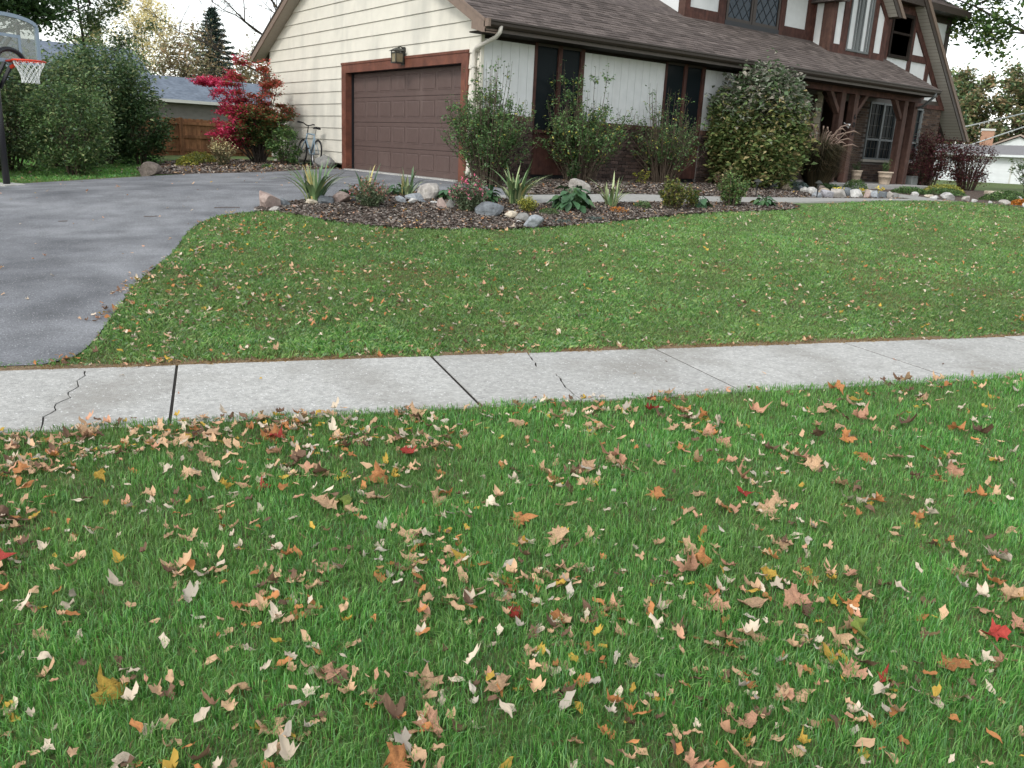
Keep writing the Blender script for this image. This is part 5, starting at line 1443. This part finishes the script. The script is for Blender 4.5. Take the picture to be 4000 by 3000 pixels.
dense_bush('barberry_shrub', 'loose maroon shrub in front of the white neighbor house', 18.2, -.2, 2.6, 1.55, 4600, .065, P_BARB, 102, depth=1.4, k=60, shell=.3, squash=2.0)
leggy_shrub('open_shrub', 'thin green shrub in front of the white house at right', 19.2, -1.9, 1.7, 1.5, 60, 103, 3200, .07, P_MID, lo=.2)
leggy_shrub('open_shrub', 'sparse green shrub at the right edge of the picture', 18.3, -2.9, 1.7, 1.5, 60, 104, 4200, .07, P_MID, lo=.1)
# pot plants
wispy('potted_grass', 'thin green plant in the right porch pot', 12.98, -.52, .3, .42, 16, 111, P_MID, P_MID, .02)
bpy.data.objects['potted_grass'].location.z = .215+.29
wispy('potted_grass', 'drooping plant in the pot behind the grass', 12.92, .30, .36, .3, 14, 112, P_DARK, P_DARK, .02)
bpy.data.objects['potted_grass.001'].location.z = .215+.29

# left of the driveway
HG = 'hedge shrubs beyond the driveway'
dense_bush('hedge_shrub', 'hedge shrub behind the basketball hoop', -8.3, 5.3, 2.6, 2.5, 12000, .085, P_HEDGE, 121, k=200, shell=.5, group=HG, squash=2.6)
dense_bush('hedge_shrub', 'tall hedge shrub under the basketball net', -6.9, 6.6, 2.3, 2.25, 11000, .085, P_HEDGE, 122, k=200, shell=.5, group=HG, squash=2.6)
dense_bush('hedge_shrub', 'hedge shrub rising behind the round shrub', -5.75, 7.9, 2.4, 2.35, 11000, .085, P_HEDGE, 123, k=200, shell=.5, group=HG, squash=2.6)
dense_bush('hedge_shrub', 'tallest dark hedge shrub left of the blue grey roof', -4.6, 8.8, 2.2, 2.6, 11000, .085, np.concatenate([P_DARK, P_HEDGE]), 124, k=110, shell=.5, group=HG, squash=2.4)
dense_bush('hedge_shrub', 'low dark hedge shrub at the left end of the fence', -3.95, 8.3, 1.3, 1.6, 5000, .08, P_DARK, 125, k=80, shell=.5, group=HG, squash=2.4)
dense_bush('hedge_shrub', 'upper hedge shrub behind the others near the neighbor roof', -4.2, 10.6, 2.6, 2.9, 9000, .09, P_HEDGE, 126, k=100, shell=.5, group=HG, squash=2.2)
dense_bush('round_shrub', 'round green shrub standing before the hedge by the driveway', -6.0, 4.75, 1.62, 1.68, 10000, .062, np.concatenate([P_MID, P_HEDGE]), 127, k=120, shell=.5, squash=2.2)
# burning bush by the garage
rb = empty('burning_bush', (-1.05, 8.45, hz(-1.05, 8.45)), 'red leaved shrub with bare stems left of the garage', 'shrub')
rd = random.Random(131); rg = np.random.default_rng(131); mb = MB(); tips = []
for q in range(34):
    a = rd.uniform(0, 2*PI); r1 = rd.uniform(.3, 1.12); H = rd.uniform(.75, 2.5)*(1-.12*r1)
    p0 = np.array([rd.uniform(-.12, .12), rd.uniform(-.12, .12), -.05]); p1 = np.array([math.cos(a)*r1-.22, math.sin(a)*r1, H])
    mm = p0*.45+p1*.55+np.array([rd.uniform(-.15, .15), rd.uniform(-.15, .15), .15])
    L = [(1-t)**2*p0+2*t*(1-t)*mm+t*t*p1 for t in np.linspace(0, 1, 6)]
    mb.tube([tuple(p) for p in L], [.026, .02, .016, .012, .008, .004], 6)
    for s in range(9):
        b = L[rd.randint(2, 5)]; d = np.array([rd.uniform(-1, 1), rd.uniform(-1, 1), rd.uniform(-.1, .7)])*rd.uniform(.2, .45)
        mb.tube([tuple(b), tuple(b+d)], [.006, .002], 4); tips.append((b, b+d))
mb.build('stems', M_BARK, rb)
PP = []
for b, e in tips:
    k = rd.randint(60, 130); t = rg.random(k)[:, None]; PP.append(b*(1-t)+e*t+rg.normal(0, .07, (k, 3))*np.array([1, 1, .45]))
PP = np.concatenate(PP)
# the left side away from the wall has turned crimson, the other side is still dull green and rust
lf = (PP @ np.array([_rt[0], _rt[1], 0])) + rg.normal(0, .25, len(PP))
redm = lf < -.30; low = PP[:, 2] < 1.25+rg.normal(0, .25, len(PP))
foliage('foliage', [leaf_arrays(PP[redm], .075, P_RED, .35, .5, rng=rg), leaf_arrays(PP[~redm & ~low], .07, P_RUST, .35, .5, rng=rg), leaf_arrays(PP[~redm & low], .07, np.concatenate([P_MID, P_RUST[2:4]]), .35, .5, rng=rg)], rb)
dense_bush('green_shrub', 'low green shrub between the red shrub and bicycle', -.8, 7.3, .9, .95, 1900, .07, P_MID, 132, depth=.8, k=60, shell=.35)
wispy('dry_grass', 'dry tan grass tuft before the cedar fence', -2.35, 7.3, .7, .75, 60, 133, P_BROWN, P_YEL, .03)
mat_plant('chrysanthemum', 'yellowing low plants under the fence by the red shrub', -2.4, 8.9, .9, .42, 900, 134, P_LIME, .06)
mat_plant('chrysanthemum', 'yellow green low plant left of the dry grass', -3.1, 7.6, .55, .34, 500, 135, P_LIME, .06)
mat_plant('low_plant', 'small green weed at the driveway edge by the red shrub', -1.7, 6.1, .35, .12, 200, 136, P_MID, .05)

# ================================================================== trees
def grow(base, H, seed, spread=.45, levels=3, trunk_r=.18, first=.3, n1=9, droop=0.0, lean=(0, 0), up=.5, ratio=.5):
    """trunk and limbs as tubes; returns the twig segments for leaves"""
    rd = random.Random(seed); mb = MB(); tw = []
    base = Vector(base)
    tp = [base + Vector((lean[0]*t*H+rd.uniform(-.02, .02)*H, lean[1]*t*H+rd.uniform(-.02, .02)*H, H*t)) for t in (0, .2, .4, .6, .8, 1)]
    tp[0] = base + Vector((0, 0, -.2))
    mb.tube(tp, [trunk_r, trunk_r*.82, trunk_r*.66, trunk_r*.48, trunk_r*.28, trunk_r*.08], 8)
    def limb(p, d, L, r, lev):
        q = [p]; dd = d.normalized()
        for i in range(4):
            dd = (dd + Vector((rd.uniform(-.25, .25), rd.uniform(-.25, .25), rd.uniform(-.12, .22)-droop))).normalized(); q.append(q[-1]+dd*L/4)
        mb.tube(q, [r, r*.8, r*.6, r*.4, r*.15], 5 if lev < 2 else 4, cap=False)
        if lev >= levels: tw.append(q)
        else:
            for k in range(rd.randint(3, 5)):
                i = rd.randint(1, 4); a = rd.uniform(0, 2*PI); ax = Vector((math.cos(a), math.sin(a), rd.uniform(-.2, .6)))
                limb(q[i], (dd*.7+ax*.8), L*ratio*rd.uniform(.7, 1.2), r*.5, lev+1)
            tw.append(q[2:])
    for k in range(n1):
        t = first+(1-first)*(k+.5)/n1; i = min(int(t*5), 4); f = t*5-i; p = tp[i]*(1-f)+tp[i+1]*f
        a = k*2.4+rd.uniform(-.4, .4); L = H*spread*(1.15-t*.75)*rd.uniform(.8, 1.15)
        limb(p, Vector((math.cos(a), math.sin(a), up+.4*t)), L, trunk_r*.45*(1.1-t*.7), 1)
    return mb, tw
def twig_leaves(tw, n, size, palette, seed, jit=.18, **kw):
    rg = np.random.default_rng(seed); P = []
    m_ = max(1, n//len(tw))
    for q in tw:
        Q = np.array([tuple(v) for v in q]); k = rg.poisson(m_)
        if not k: continue
        f = rg.random(k)*(len(Q)-1); i = np.minimum(f.astype(int), len(Q)-2); fr_ = (f-i)[:, None]
        P.append(Q[i]*(1-fr_)+Q[i+1]*fr_+rg.normal(0, jit, (k, 3)))
    return leaf_arrays(np.concatenate(P), size, palette, rng=rg, **kw)
def tree(name, label, x, y, H, seed, n, size, palette, group='background trees', jit=.2, bark=None, **kw):
    g = empty(name, (x, y, hz(x, y)), label, 'tree', group)
    mb, tw = grow((0, 0, 0), H, seed, **kw)
    mb.build('trunk', bark or M_BARK, g, smooth=True)
    if n: foliage('crown', [twig_leaves(tw, n, size, palette, seed, jit)], g)
    return g
tree('shade_tree', 'dark leafy tree above the basketball backboard', -6.6, 14.6, 8.4, 201, 42000, .14, P_DARK, spread=.46, first=.34, n1=15, trunk_r=.2, up=.15, droop=.05, jit=.22)
tree('young_tree', 'slim airy tree between backboard and pale yellow tree', -3.6, 15.4, 5.6, 202, 6500, .11, P_HEDGE, spread=.34, first=.42, n1=9, trunk_r=.08, up=.3, jit=.16)
tree('yellow_tree', 'pale yellow autumn tree against the white sky', 5.2, 44.7, 7.2, 203, 7000, .16, P_YEL, spread=.55, first=.30, n1=15, trunk_r=.10, up=.8, jit=.22)
tree('yellow_tree', 'smaller yellowing tree left of the pale yellow tree', 1.8, 42.0, 5.6, 204, 3000, .18, np.concatenate([P_YEL, P_HEDGE]), spread=.32, first=.3, n1=9, trunk_r=.12, up=.7, jit=.2)
# spruce
sp = empty('spruce_tree', (12.3, 53.2, 0), 'pointed blue green spruce behind the red shrub', 'tree', 'background trees')
MB().tube([(0, 0, -.2), (0, 0, 5), (0, 0, 9.7)], [.2, .12, .01], 8).build('trunk', M_BARK, sp)
rg = np.random.default_rng(205); P, mbs = [], MB()
for k in range(150):
    z = .9+8.6*(k/150)**.9; L = (9.75-z)*.44*(.75+.5*rg.random())+.12; a = k*2.4
    t = np.linspace(.08, 1, int(14+L*22)); dz = -.28*t*L+.22*t*t*L
    c = np.stack([np.cos(a)*t*L, np.sin(a)*t*L, z+dz], 1)
    mbs.tube([tuple(c[0]), tuple(c[len(c)//2]), tuple(c[-1])], [.03, .018, .005], 4)
    for e in range(3):
        P.append(c + np.stack([rg.normal(0, .10, len(t))*t, rg.normal(0, .10, len(t))*t, rg.normal(-.05, .05, len(t))], 1))
mbs.build('branches', M_BARK, sp)
foliage('crown', [leaf_arrays(np.concatenate(P), .24, P_SPRUCE, .35, .32, rng=rg, drop=.2)], sp)
tree('bare_tree', 'bare branched tree rising behind the garage roof', 7.4, 27.5, 10.5, 206, 600, .10, P_BROWN, spread=.46, first=.22, n1=16, trunk_r=.17, up=.35, jit=.1, levels=4, ratio=.55)
for i, (x, y, w, h, p, lab) in enumerate([(6.3, 38, 4.6, 6.2, P_BROWN*1.25, 'rusty brown shrub mass below the spruce'), (10.2, 38, 4.4, 5.6, P_BROWN*1.25, 'brown autumn bush behind the red shrub crown'), (1.5, 41, 4.6, 5.4, P_HEDGE*1.2, 'green bush behind the blue grey roof'), (14.5, 40, 5, 6.2, P_BROWN*1.25, 'olive brown bush close to the garage roof edge')]):
    dense_bush('autumn_bush', lab, x, y, w, h, 5200, .20, p, 210+i, k=90, shell=.35, squash=2.0, group='bushes in the left background')
tree('shade_tree', 'leafy maple hanging into the upper right corner', 21.4, -.75, 9.4, 221, 42000, .18, P_MAPLE*1.2, spread=.50, first=.42, n1=16, trunk_r=.2, up=.10, droop=.07, jit=.24)
for i, (x, y, H, n, p, lab) in enumerate([(81.0, 31.5, 8.6, 9000, np.concatenate([P_BROWN*1.35, P_HEDGE*1.1]), 'broad brownish tree behind the white house'), (84.0, 22.5, 9.6, 9000, np.concatenate([P_BROWN*1.6, P_HEDGE*1.4]), 'brown green tree at the right edge behind the cables'), (62.0, 25.2, 7.0, 3600, P_HEDGE*1.2, 'green tree showing beside the steep roof edge'), (82.5, 27.2, 9.0, 9000, np.concatenate([P_BROWN*1.35, P_HEDGE*1.1]), 'brownish tree directly beyond the brick chimney')]):
    tree('background_tree', lab, x, y, H, 230+i, n, .42, p, spread=.42, first=.18, n1=12, trunk_r=.2, up=.4, jit=.4)

# ================================================================== fallen leaves
MAPLE = []
_half = [(.0, .0), (.10, .02), (.26, -.10), (.30, .06), (.46, .10), (.38, .20), (.52, .38), (.34, .34), (.24, .44), (.30, .60), (.17, .56), (.10, .72), (.0, .98)]
MAPLE = _half + [(-x, y) for x, y in _half[-2:0:-1]]
OVAL = [(0, 0), (.13, .10), (.22, .30), (.24, .52), (.18, .76), (.08, .92), (0, 1.02), (-.08, .92), (-.18, .76), (-.24, .52), (-.22, .30), (-.13, .10)]
def leaf_geo(outline, size, rd, curl):
    """a dry leaf: outline and an inner ring, rolled and crumpled"""
    c = Vector((0, .42, 0)); n = len(outline)
    ring = [c+(Vector((x, y, 0))-c)*rd.uniform(.82, 1.06) for x, y in outline]
    V = ring + [c+(p-c)*.7 for p in ring] + [c+(p-c)*.36 for p in ring] + [c]
    F = [(k*n+i, k*n+(i+1) % n, (k+1)*n+(i+1) % n, (k+1)*n+i) for k in range(2) for i in range(n)] + [(2*n+i, 2*n+(i+1) % n, 3*n) for i in range(n)]
    kx, ky, tw = rd.uniform(.5, 1.0)*curl*rd.choice((1, 1, -1)), rd.uniform(-.6, 1.0)*curl, rd.uniform(-.8, .8)*curl
    ph = [rd.uniform(0, 6) for _ in range(8)]
    out = []
    for p in V:
        x, y = p.x, p.y-.42
        a = kx*2.4; xx = math.sin(a*x)/a if abs(a) > .05 else x; z = (1-math.cos(a*x))/a if abs(a) > .05 else 0
        b = ky*1.6; z2 = (1-math.cos(b*y))/b if abs(b) > .05 else 0; yy = math.sin(b*y)/b if abs(b) > .05 else y
        z += z2 + tw*x*y + .07*math.sin(7*x+ph[0])*math.cos(6*y+ph[1]) + .035*math.sin(15*x+ph[2])
        th = math.atan2(y, x); r2 = x*x+y*y
        z += r2*(.55*math.sin(2*th+ph[4])+.55*math.sin(5*th+ph[5])+.35)*min(curl, 1.6) + .03*math.sin(23*y+ph[6])*math.sin(19*x+ph[7])
        xx += .06*math.sin(9*y+ph[3])
        out.append(Vector((xx, yy, z))*size)
    # stalk
    if rd.random() < .55:
        b = len(out); L = rd.uniform(.25, .6)*size; w = .012*size; s0 = out[0]
        e = s0+Vector((rd.uniform(-.2, .2)*L, -L, rd.uniform(-.1, .35)*L))
        out += [s0+Vector((w, 0, 0)), s0-Vector((w, 0, 0)), e]; F.append((b, b+1, b+2))
    return out, F
LC = dict(tan=(.60, .39, .235), cream=(.66, .55, .42), copper=(.50, .22, .085), yellow=(.55, .36, .07), red=(.42, .060, .045), brown=(.19, .115, .075), green=(.22, .29, .06), pink=(.60, .33, .21), grey=(.50, .44, .36))
LM = {k: mat('%s leaf' % k, c, .65, .2, var=.18, nscale=14, c2=tuple(v*.72 for v in c), objvar=.22) for k, c in LC.items()}
# leaves let some light through
for m in LM.values():
    t = m.node_tree; b = t.nodes['Principled BSDF']; tr = t.nodes.new('ShaderNodeBsdfTranslucent'); mx = t.nodes.new('ShaderNodeMixShader'); mx.inputs[0].default_value = .25
    t.links.new(b.inputs['Base Color'].links[0].from_socket, tr.inputs['Color']); t.links.new(b.outputs[0], mx.inputs[1]); t.links.new(tr.outputs[0], mx.inputs[2])
    t.links.new(mx.outputs[0], t.nodes['Material Output'].inputs['Surface'])
rd = random.Random(301)
def leaf_mesh(kind, colr, curl):
    V, F = leaf_geo(MAPLE if kind == 'maple' else OVAL, 1.0, rd, curl)
    me = bpy.data.meshes.new('fallen_leaf'); me.from_pydata([tuple(v) for v in V], [], F); me.update()
    for p in me.polygons: p.use_smooth = True
    me.materials.append(LM[colr]); return me
MAP_M = {c: [leaf_mesh('maple', c, q) for q in (.35, .55, .75, .95, 1.2, .65)] for c in ('tan', 'pink', 'copper', 'cream', 'yellow', 'red', 'brown', 'green')}
OVA_M = {c: [leaf_mesh('oval', c, q) for q in (.6, 1.0, 1.4, 1.8)] for c in ('cream', 'tan', 'grey', 'yellow', 'copper')}
MW = [('tan', 38), ('pink', 22), ('copper', 16), ('cream', 6), ('yellow', 4), ('red', 5), ('brown', 14), ('green', 2)]
OW = [('cream', 40), ('tan', 32), ('grey', 15), ('yellow', 4), ('copper', 10)]
WORD = dict(tan='tan', pink='pinkish', copper='copper brown', cream='cream', yellow='yellow', red='red', brown='dark brown', green='yellow green', grey='grey')
def pick(W):
    t = rd.uniform(0, sum(w for _, w in W))
    for k, w in W:
        t -= w
        if t <= 0: return k
    return W[-1][0]
# where leaves lie: thicker towards the driveway, in drifts
def litter_points(poly, dens, wt, seed, zoff):
    P = scatter(poly, dens); rg = np.random.default_rng(seed)
    P = P[rg.random(len(P)) < wt(P)]
    P[:, 2] += zoff*(.4+1.0*rg.random(len(P))); return P
def side_u(P): return P[:, 0]*SU[0]+P[:, 1]*SU[1]
def drift(P): return np.clip(4.2*(vnoise(P[:, 0], P[:, 1], 4.2, 61)*.6+vnoise(P[:, 0], P[:, 1], 1.1, 62)*.4)-1.25, .22, 2.0)
cand = litter_points(STRIP, lambda d: 60+0*d, lambda P: np.clip((.62-.045*(side_u(P)+4.7))*drift(P), .12, 1), 302, .034)
cand = cand[in_view(cand, .06)]
d = np.hypot(cand[:, 0]-CAM[0], cand[:, 1]-CAM[1])
cand = cand[d > 1.75]
order = np.random.default_rng(303).permutation(len(cand)); cand = cand[order]
NL = min(300, len(cand))
for i in range(NL):
    p = cand[i]; kind = 'maple' if i % 10 < 7 else 'oval'
    c = pick(MW if kind == 'maple' else OW)
    o = bpy.data.objects.new('fallen_leaf', rd.choice((MAP_M if kind == 'maple' else OVA_M)[c]))
    s = rd.uniform(.07, .132) if kind == 'maple' else rd.uniform(.045, .07)
    o.scale = (s, s, s); o.location = p
    o.rotation_euler = (rd.gauss(0, .35), rd.gauss(0, .35), rd.uniform(0, 2*PI))
    if rd.random() < .06: o.rotation_euler[0] += rd.choice((-1, 1))*1.1
    link(o)
    dv = np.array(p)-CAM; zz = dv @ CF; fx, fy = (dv @ CR)/zz*FPX/2000, (dv @ CU)/zz*FPX/1500
    wx = ('at the far left', 'left of centre', 'in the middle', 'right of centre', 'at the far right')[min(4, max(0, int((fx+1)*2.5)))]
    wy = ('close to the sidewalk', 'halfway down the near grass', 'low in the near grass', 'at the bottom of the picture')[min(3, max(0, int((-.1-fy)/.23)))]
    big = ('small ', '', 'large ')[0 if s < (.09 if kind == 'maple' else .055) else (1 if s < (.115 if kind == 'maple' else .065) else 2)]
    tag(o, '%s%s %s leaf %s %s' % (big, WORD[c], 'curled maple' if kind == 'maple' else 'oval', wx, wy), 'leaf', 'fallen leaves on the near lawn strip')
LCOL = np.array([LC[k] for k in ('cream', 'cream', 'tan', 'tan', 'grey', 'copper', 'tan', 'tan', 'pink', 'cream', 'brown', 'tan', 'yellow', 'copper', 'brown')])
SHAPES = [leaf_geo(OVAL, 1.0, rd, q) for q in (.6, 1.0, 1.4, 1.8)] + [leaf_geo([MAPLE[i] for i in (0, 2, 4, 6, 8, 9, 11, 12, 13, 15, 16, 18, 20, 22)], 1.0, rd, q) for q in (.7, 1.1)]
def litter(name, P, s0, s1, seed, label, kind='stuff'):
    rg = np.random.default_rng(seed); VV, FF, CC, k = [], [], [], 0
    for i in range(len(SHAPES)):
        V, F = SHAPES[i]; V = np.array([tuple(v) for v in V]); V[:, 1] -= .42
        T = []
        for f in F:
            for q in range(1, len(f)-1): T.append((f[0], f[q], f[q+1]))
        T = np.array(T)
        idx = np.arange(i, len(P), len(SHAPES)); n = len(idx)
        if not n: continue
        s = (s0+(s1-s0)*rg.random(n)); a = rg.random(n)*2*PI; tx, ty = rg.normal(0, .45, n), rg.normal(0, .45, n)
        ca, sa = np.cos(a), np.sin(a)
        X = V[None, :, 0]*ca[:, None]-V[None, :, 1]*sa[:, None]; Y = V[None, :, 0]*sa[:, None]+V[None, :, 1]*ca[:, None]
        Z = V[None, :, 2] + X*tx[:, None]*.7 + Y*ty[:, None]*.7
        W = np.stack([X, Y, Z], 2)*s[:, None, None] + P[idx][:, None, :]
        c = LCOL[rg.integers(0, len(LCOL), n)]*(.7+.5*rg.random(n))[:, None]
        VV.append(W.reshape(-1, 3)); FF.append((T[None]+(np.arange(n)*len(V))[:, None, None]).reshape(-1, 3)+k); CC.append(np.repeat(c, len(V), 0)); k += n*len(V)
    o = np_obj(name, np.concatenate(VV), np.concatenate(FF), M_LITTER, np.concatenate(CC), smooth=True)
    return tag(o, label, 'leaves', kind=kind)
litter('fallen_leaves', litter_points(STRIP, lambda d: 620+0*d, lambda P: np.clip((.52-.15*(side_u(P)+4.7))*drift(P), .08, 1), 304, .032), .024, .066, 305, 'small pale fallen leaves scattered through the near grass strip')
def lawn_w(P):
    # more by the driveway edge and along the pavement
    e = np.min(np.hypot(P[:, None, 0]-np.array(LAWN_LEFT)[None, ::2, 0], P[:, None, 1]-np.array(LAWN_LEFT)[None, ::2, 1]), 1)
    return np.clip((.16+.75*np.exp(-e/1.3)+.22*np.exp(-e/4))*drift(P)*1.15, .05, 1)
litter('fallen_leaves', litter_points(LAWN, lambda d: 150+0*d, lawn_w, 306, .036), .026, .06, 307, 'pale fallen leaves scattered over the front lawn')
litter('fallen_leaves', litter_points(BED_A, lambda d: 150+0*d, lambda P: np.clip(drift(P), .2, 1), 308, .012)+np.array([0, 0, .022]), .022, .05, 309, 'pale leaves lying on the mulch of the flower bed')
litter('fallen_leaves', litter_points(BED_B, lambda d: 45+0*d, lambda P: np.clip(drift(P), .2, 1), 310, .012)+np.array([0, 0, .022]), .025, .05, 311, 'pale leaves on the soil between walk and house')
litter('fallen_leaves', litter_points(BED_D, lambda d: 55+0*d, lambda P: np.clip(drift(P), .2, 1), 312, .012)+np.array([0, 0, .02]), .03, .06, 313, 'leaf litter on the bed left of the garage')
litter('fallen_leaves', litter_points(BACK_LAWN, lambda d: 6+0*d, lambda P: np.clip(drift(P), .2, 1), 314, .04), .03, .06, 315, 'few pale leaves on the grass before the hedge')
litter('fallen_leaves', litter_points(DRIVE, lambda d: 4.5+0*d, lambda P: np.clip(drift(P)*.55, .05, 1), 316, .004)+np.array([0, 0, .018]), .025, .055, 317, 'few pale leaves on the asphalt driveway')
EDGE = [(x-.16, y+.02) for x, y in LAWN_LEFT[3:26]] + [(x+.10, y) for x, y in LAWN_LEFT[3:26]][::-1]
litter('fallen_leaves', litter_points(EDGE, lambda d: 190+0*d, lambda P: np.clip(drift(P)-.35, 0, 1), 318, .012)+np.array([0, 0, .016]), .025, .055, 319, 'leaves gathered along the driveway edge of the lawn')
SWP = [pave(-9, -1.2), pave(8, -1.2), pave(8, -.03), pave(-9, -.03)]
P = litter_points(SWP, lambda d: 3.5+0*d, lambda P: np.clip(drift(P)*.6, .05, 1), 320, .001); P[:, 2] = -.880
litter('fallen_leaves', P, .02, .04, 321, 'few small leaves on the concrete sidewalk')
EDG2 = [pave(-8.2, -.02), pave(8, -.02), pave(8, .10), pave(-8.2, .10)]
P = litter_points(EDG2, lambda d: 120+0*d, lambda P: np.clip(drift(P)-.25, 0, 1), 322, .02); P[:, 2] += .01
litter('fallen_leaves', P, .02, .045, 323, 'leaves caught along the far edge of the sidewalk')

# bark chips on the beds
def chips(P, seed, label):
    n = len(P); rg = np.random.default_rng(seed)
    L = (.008+.020*rg.random(n))*(1+.03*np.hypot(P[:, 0]-CAM[0], P[:, 1]-CAM[1])); a = rg.random(n)*2*PI
    d = np.stack([np.cos(a), np.sin(a), rg.normal(0, .25, n)], 1)*L[:, None]; s = np.stack([-np.sin(a), np.cos(a), rg.normal(0, .4, n)], 1)*(L*.32)[:, None]
    P = P+np.array([0, 0, .026]); up_ = np.array([0, 0, .006])
    V = np.stack([P-d-s, P+d-s, P+d*.9+s+up_, P-d*.9+s+up_], 1).reshape(-1, 3); b = np.arange(n)[:, None]*4
    c = pal((.115, .088, .073), (.165, .135, .115), (.25, .23, .205), (.07, .058, .050), (.36, .32, .28))[rg.choice(5, n, p=[.28, .30, .18, .16, .08])]*(.7+.6*rg.random(n))[:, None]
    return tag(np_obj('bark_chips', V, b+[0, 1, 2, 3], M_CHIP, np.repeat(c, 4, 0)), label, 'mulch', kind='stuff')
chips(scatter(BED_A, lambda d: 3000+0*d), 331, 'dark shredded bark mulch on the flower bed')
chips(scatter(BED_B, lambda d: 900+0*d), 332, 'bark mulch between the walk and the house')
chips(scatter(BED_D, lambda d: 300+0*d), 333, 'bark mulch left of the garage')

# twigs
M_STICK = mat('stick', (.10, .065, .045), .9, .15, var=.2, nscale=20)
def twig(pts, r, label, zo=.03):
    P3 = [(x, y, hz(x, y)+zo) for x, y in pts]
    tag(MB().tube(P3, r, 6).build('twig', M_STICK), label, 'twig', 'fallen twigs on the driveway')
twig([(-8.72, -5.62), (-8.60, -5.64), (-8.47, -5.68)], .004, 'longest thin twig on the near left asphalt', .022)
twig([(-6.3, -1.55), (-6.22, -1.60), (-6.14, -1.60)], .004, 'dark twig on the asphalt left of the lawn curve', .024)
twig([(-7.3, -1.5), (-7.2, -1.52)], .004, 'short dark twig in the middle of the driveway', .024)
twig([(-5.3, -1.3), (-5.15, -1.33), (-4.98, -1.42)], .004, 'dark twig pointing at the large pinkish rock', .024)
